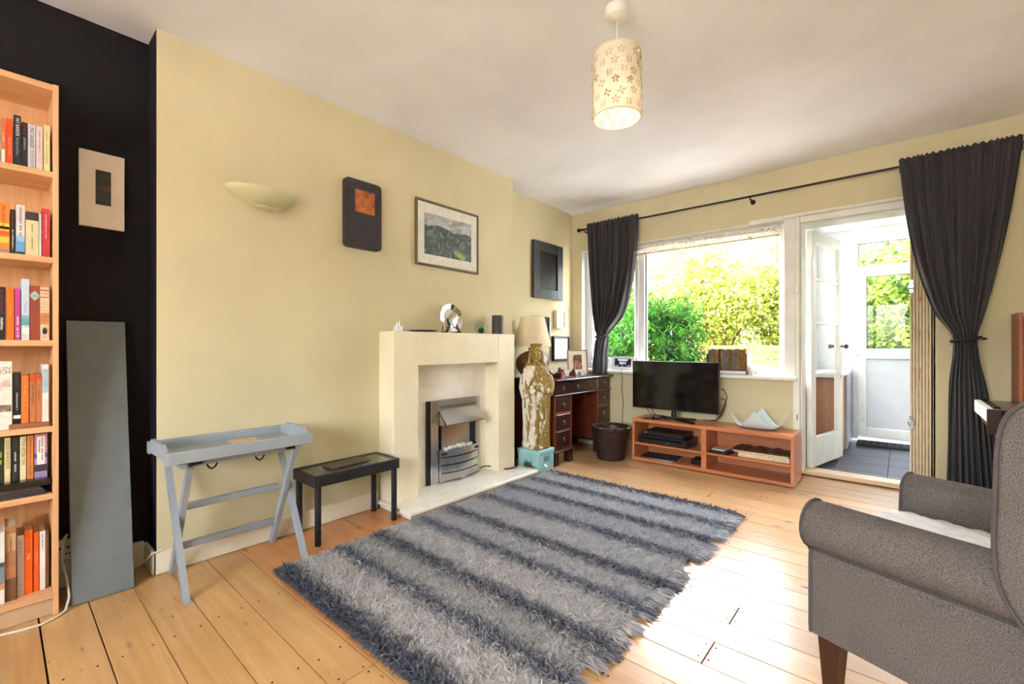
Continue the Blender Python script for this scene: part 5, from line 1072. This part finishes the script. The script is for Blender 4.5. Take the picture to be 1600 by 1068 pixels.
# ================================================================== RUG
RX0, RX1, RY0, RY1 = .553, 1.94, -3.255, -1.15
bands = [-3.22, -2.967, -2.746, -2.468, -2.236, -1.934, -1.658, -1.411, -1.179]
mr = Mat('rag_rug_wool', (110,112,120), .95, spec=.1)
tcr = mr.n.new('ShaderNodeTexCoord'); spr = mr.n.new('ShaderNodeSeparateXYZ'); mr.l.new(tcr.outputs['Object'], spr.inputs[0])
nz1 = mr.noise(14, 5, .75); yv = mr.math('ADD', spr.outputs['Y'], mr.math('MULTIPLY', mr.math('SUBTRACT', nz1, .5), .17))
fac = mr.math('DIVIDE', mr.math('SUBTRACT', yv, -3.30), 2.2)
stops = []
LT = [(190,186,184), (170,168,168), (186,183,182), (174,173,175), (180,179,181), (172,173,178), (180,182,187), (188,190,195), (188,190,195)]  # pale stripes turn bluer towards the window: sky light painted in
for i, b in enumerate(bands):
    p = (b+3.30)/2.2; hw = [.034, .030, .034, .028, .030, .032, .028, .026, .022][i]
    if i: stops.append((p-hw, LT[i-1]))
    stops.append((max(0, p), (88,91,102) if i % 2 == 0 else (100,104,117)))
    if i < 8: stops.append((p+hw, LT[i]))
stops = stops[:32]
base = mr.ramp(fac, stops)
nf = mr.noise(260, 2, .7); nmid = mr.noise(45, 3, .7)
base = mr.mix(base, (40,42,50), mr.ramp(nf, [(.34, (150,150,150)), (.46, (0,0,0))]))
base = mr.mix(base, (206,206,208), mr.math('MULTIPLY', mr.ramp(nmid, [(.58, (0,0,0)), (.74, (255,255,255))]), .55))
mr.color(base); mr = mr.m
rg = thing('rag_rug', 'shaggy blue grey striped rag rug on the floorboards', 'rug', ((RX0+RX1)/2, (RY0+RY1)/2, 0))
m = MB(); gy = random.Random(2)
wob = [gy.uniform(-1, 1) for _ in range(64)]
def wv(t, s): i = int(t*60); f = t*60-i; return (wob[i % 64]*(1-f)+wob[(i+1) % 64]*f)*s
def rugp(u, v):
    x = RX0+wv(v, .010)+(RX1+wv(1-v, .016)-RX0-wv(v, .010))*u; y = RY0+wv(u*.7, .010)+(RY1-RY0+wv(u*.6+.3, .008))*v
    e = min(u, 1-u, v, 1-v)*20; z = .003+.009*min(1, e)+.0035*min(1, e)*math.sin(61*u+17*v)*math.sin(83*v-9*u)
    return (x, y, z)
m.grid(rugp, 110, 150); m.build('woven_base', mr, rg)
def strands(name, n, xs, ys, ln, wd, dirfn, zf, seed):
    g = np.random.default_rng(seed); x = xs(g, n); y = ys(g, n); d = dirfn(g, n, x, y); L_ = g.uniform(ln[0], ln[1], (n, 1)); d /= np.linalg.norm(d, axis=1)[:, None]
    p0 = np.stack([x, y, zf(g, n)], 1); p1 = p0+d*L_*.55; p1[:, 2] += g.uniform(.001, .006, n); p2 = p0+d*L_+g.normal(size=(n, 3))*.003
    p1[:, 2] = np.maximum(p1[:, 2], .002); p2[:, 2] = np.clip(p2[:, 2], .0015, .03)
    sd_ = np.stack([-d[:, 1], d[:, 0], np.zeros(n)], 1)+g.normal(size=(n, 3))*.4; sd_ /= np.linalg.norm(sd_, axis=1)[:, None]; sd_ *= wd*g.uniform(.6, 1.4, (n, 1))*.5
    V = np.stack([p0-sd_, p0+sd_, p1+sd_, p1-sd_, p2+sd_*.5, p2-sd_*.5], 1).reshape(-1, 3)
    i = np.arange(n)[:, None]*6; F = np.concatenate([i+np.array([[0,1,2,3]]), i+np.array([[3,2,4,5]])], 0)
    o = numesh(name, V, F, mr, rg); o['kind'] = 'stuff'; return o
strands('pile', 70000, lambda g, n: g.uniform(RX0+.01, RX1-.01, n), lambda g, n: g.uniform(RY0+.01, RY1-.01, n), (.010, .030), .0032, lambda g, n, x, y: np.stack([g.normal(size=n)*1.2, g.normal(size=n)*.7, g.uniform(.0, .7, n)], 1), lambda g, n: g.uniform(.008, .013, n), 21)
bd_ = np.array(bands)
strands('ridge_tufts', 16000, lambda g, n: g.uniform(RX0+.005, RX1-.005, n), lambda g, n: np.clip(bd_[g.integers(0, len(bd_), n)]+g.normal(size=n)*.022, RY0, RY1), (.018, .045), .005, lambda g, n, x, y: np.stack([g.normal(size=n), g.normal(size=n)*.8, g.uniform(.2, .9, n)], 1), lambda g, n: g.uniform(.010, .014, n), 22)
_cl = np.random.default_rng(5); _cc = np.sort(_cl.uniform(RY0, RY1, 62)); _cx = _cl.uniform(-.004, .030, 62)
def _fy(g, n): global _fi; _fi = g.integers(0, 62, n); return _cc[_fi]+g.normal(size=n)*.011
_fi = np.random.default_rng(23).integers(0, 62, 5200)
strands('fringe', 5200, lambda g, n: RX1-.012+np.random.default_rng(9).normal(size=n)*.008, _fy, (.025, .075), .006, lambda g, n, x, y: np.stack([np.full(n, 1.0)+_cx[_fi]*10, g.normal(size=n)*.25-.22+(_cx[_fi]-.013)*14, g.uniform(-.08, .10, n)], 1), lambda g, n: g.uniform(.003, .011, n), 23)
strands('fringe', 1500, lambda g, n: np.full(n, RX0+.008), lambda g, n: g.uniform(RY0, RY1, n), (.012, .035), .005, lambda g, n, x, y: np.stack([np.full(n, -.5), g.normal(size=n)*.5, g.uniform(0, .2, n)], 1), lambda g, n: g.uniform(.003, .010, n), 26)
strands('edge_tufts', 5000, lambda g, n: g.uniform(RX0, RX1, n), lambda g, n: np.where(g.random(n) < .6, RY0+.006, RY1-.006), (.015, .04), .005, lambda g, n, x, y: np.stack([g.normal(size=n)*.6, np.where(y < -2, -1.0, 1.0), g.uniform(-.05, .3, n)], 1), lambda g, n: g.uniform(.003, .010, n), 24)

# ================================================================== ARMCHAIR
M_tw = fabric('grey_tweed', (64,57,55), (132,123,117), 360, .95, .7)
M_pip = fabric('dark_piping', (70,63,62), (104,96,93), 600); M_leg = wood('dark_walnut_leg', (40,22,14), (58,32,20), (72,42,28), 2, .35)
ac = thing('armchair', 'grey tweed scroll arm wing armchair with dark wooden legs', 'armchair', (2.501, -2.498, 0), local=True, rotz=math.radians(68.7))
# local axes: x across from the near arm (0) to the far arm (AW), y forwards (front = 0, back negative)
AW = .575; R0 = .068; ZC = .507
def arm(xc, s):
    """scroll arm: s=-1 scroll rolls outwards to -x"""
    P = []
    for k in range(0, 15):
        a = math.radians(-35+k*(250/14)); P.append((xc+s*R0*.18 - s*0 + (-s)*R0*1.0*math.cos(a)*-1 if False else xc+s*.012+(-s)*R0*math.cos(a), ZC+R0*math.sin(a)))
    return P
def arm_profile(xc, s):
    # outline from inner bottom up over the roll, round to under the scroll, down the outer side
    pts = [(xc-s*.055, .19), (xc-s*.055, .46)]
    for k in range(17):
        a = math.radians(150-k*(285/16)); pts.append((xc+s*.010+s*R0*-math.cos(math.pi-a) if False else xc+s*.010+s*R0*math.cos(a), ZC+R0*math.sin(a)))
    pts += [(xc+s*.025, .43), (xc+s*.028, .40), (xc+s*.028, .19)]
    return pts
for xc, s in ((0, -1), (AW, 1)):
    pr_ = arm_profile(xc, s)
    m = MB(); ns = 14
    def P(a, b, d): return (a, d, b - (.0 if d > -.35 else .0))
    vs = []; n = len(pr_)
    ys = [.0, -.012, -.05, -.2, -.35, -.5, -.66]; sc_ = [.86, 1, 1, 1, 1, 1, 1]
    cxm = xc+s*.005; 
    for y, k in zip(ys, sc_):
        for a, b in pr_: vs.append((cxm+(a-cxm)*k, y, .38+(b-.38)*(1-(1-k)*.5)))
    fs = [tuple(range(n))]+[(i*n+j, i*n+(j+1) % n, (i+1)*n+(j+1) % n, (i+1)*n+j) for i in range(len(ys)-1) for j in range(n)]+[tuple((len(ys)-1)*n+j for j in range(n))]
    m.add(vs, fs); m.build('arm', M_tw, ac, smooth=50)
    m = MB(); m.tube([(a, -.008, b) for a, b in pr_[1:]], .0045, 8); m.build('arm_piping', M_pip, ac)
MB().box(.05, AW-.05, -.62, -.012, .19, .34, .02).build('seat_base', M_tw, ac)
m = MB(); m.x = None
def cush(u, v): return (.058+u*(AW-.116), -.60+v*.585, .43+.025*math.sin(math.pi*u)**.5*math.sin(math.pi*v)**.5)
m.box(.056, AW-.056, -.60, -.005, .335, .447, .03); m.build('seat_cushion', M_tw, ac)
MB().box(.03, .048+AW-.08, -.66, -.60, .19, .50, .02).build('back_base', M_tw, ac)
# wing back
def back_profile(u):  # outline in x-z plane from near bottom over the top to the far bottom
    return None
m = MB()
out = [(-.05, .30), (-.06, .60), (-.06, .84), (-.04, .90), (.02, .945), (AW/2, .965), (AW-.02, .945), (AW+.04, .90), (AW+.06, .84), (AW+.06, .60), (AW+.05, .30)]
m.prism(out, lambda a, b, d: (a, d-.10*(b-.4), b), -.74, -.60); m.build('backrest', M_tw, ac, smooth=50)
for xc, s in ((-.046, -1), (AW+.046, 1)):
    poly = [(-.74, .20), (-.60, .20), (-.52, .36), (-.45, .455), (-.415, .52), (-.405, .60), (-.407, .72), (-.412, .84), (-.43, .895), (-.47, .925), (-.52, .94), (-.70, .945), (-.80, .93), (-.80, .60)]
    edge_ = poly[1:12]; sm_ = []
    for i in range(len(edge_)-1):
        p0, p1, p2, p3 = edge_[max(0, i-1)], edge_[i], edge_[i+1], edge_[min(len(edge_)-1, i+2)]
        for q in range(4):
            t = q/4; sm_.append(tuple(.5*(2*p1[c]+(p2[c]-p0[c])*t+(2*p0[c]-5*p1[c]+4*p2[c]-p3[c])*t*t+(3*p1[c]-p0[c]-3*p2[c]+p3[c])*t**3) for c in (0, 1)))
    sm_.append(edge_[-1]); poly = [poly[0]]+sm_+poly[12:]
    m = MB(); m.prism(poly, lambda a, b, d: (d, a, b), xc-.040, xc+.030); o = m.build('wing', M_tw, ac, smooth=40); bv = o.modifiers.new('b', 'BEVEL'); bv.width = .010; bv.segments = 3; bv.limit_method = 'ANGLE'; bv.angle_limit = math.radians(50)
    m = MB()
    xo = xc-.0405 if s < 0 else xc+.0305
    m.tube([(xo, a, b) for a, b in sm_], .0045, 8); m.build('wing_piping', M_pip, ac)
for x, y, sx in ((.0, -.055, 1), (AW, -.055, -1), (.0, -.68, 1), (AW, -.68, -1)):
    m = MB(); vs = []
    for (h, t) in ((.0, .016), (.19, .027)): vs += [(x-t, y-t, h), (x+t, y-t, h), (x+t, y+t, h), (x-t, y+t, h)]
    m.add(vs, [(0,3,2,1), (4,5,6,7), (0,1,5,4), (1,2,6,5), (2,3,7,6), (3,0,4,7)]); m.build('leg', M_leg, ac, smooth=0)
# white crocheted throw on the seat: a thing of its own
M_thr = fabric('white_crochet', (232,228,226), (250,248,248), 300, .95, .5)
tw_ = MB()
def thr(u, v):
    x = .062+u*(AW-.124); y = -.585+v*.575
    z = .4535+.024*(math.sin(math.pi*min(1, max(0, u)))**.6)*(1 if v < .8 else 1-(v-.8)*1.5)+.004*math.sin(40*u)*math.sin(42*v)
    return (x, y, z)
tw_.grid(thr, 70, 74); tw_.grid(lambda u, v: (thr(u, v)[0], thr(u, v)[1], .4485), 2, 2)
tw_.grid(lambda u, v: (thr(0, u)[0], thr(0, u)[1], .4485+(thr(0, u)[2]-.4485)*v), 74, 1); tw_.grid(lambda u, v: (thr(1, u)[0], thr(1, u)[1], .4485+(thr(1, u)[2]-.4485)*v), 74, 1); tw_.grid(lambda u, v: (thr(u, 1)[0], thr(u, 1)[1], .4485+(thr(u, 1)[2]-.4485)*v), 70, 1)
o = tag(tw_.build('seat_throw', M_thr), 'white crocheted throw spread over the armchair seat', 'throw'); o.location = (2.501, -2.498, 0); o.rotation_euler = (0, 0, math.radians(68.7))

# ================================================================== KEYBOARD INSTRUMENT AND SMALL SHELF (right)
kp = thing('keyboard_table', 'dark wooden keyboard instrument behind the armchair with its white keys facing left', 'keyboard', (3.3, -.62, 0))
MB().box(3.045, 3.62, -.92, -.40, .60, .695, .004).build('case', M_mahr, kp)
MB().box(3.067, 3.63, -.93, -.39, .695, .72, .006).build('lid', M_mah, kp)
for k in range(20): MB().box(3.018, 3.066, -.915+k*.0255, -.8915+k*.0255, .655, .7215, .001).build('white_key', M_whitepaint, kp, smooth=0)
for k in range(19):
    if k % 7 not in (2, 6): MB().box(3.04, 3.066, -.8955+k*.0255, -.883+k*.0255, .7215, .731, .001).build('black_key', M_gloss, kp, smooth=0)
MB().box(3.016, 3.067, -.932, -.9165, .60, .722, .002).build('key_cheek', M_mah, kp)
for x in (3.3, 3.58):
    for y in (-.88, -.44): MB().box(x-.02, x+.02, y-.02, y+.02, 0, .60, .003).build('leg', M_mah, kp)
rs = thing('wall_shelf_unit', 'small reddish wooden shelf unit at the right edge by the window wall', 'shelf unit', (3.55, -.13, 0))
M_rw = wood('red_pine', (128,66,36), (152,84,50), (170,100,64), 2, .45)
MB().box(3.21, 3.228, -.25, -.02, 0, 1.222, .002).build('side_panel', M_rw, rs); MB().box(3.88, 3.898, -.25, -.02, 0, 1.222, .002).build('side_panel', M_rw, rs)
MB().box(3.228, 3.88, -.028, -.02, .05, 1.21).build('back_panel', M_rw, rs, smooth=0)
for z in (.08, .42, .788, 1.026, 1.205): MB().box(3.228, 3.88, -.25, -.03, z-.016, z, .001).build('shelf', wood('red_pine_shelf', (150,92,56), (176,114,74), (196,136,96), 0, .45), rs)

# ------------------------------------------------------------------ tidy helper properties
for o in list(bpy.data.objects):
    for k in ('_rooted', '_local'):
        if k in o: del o[k]
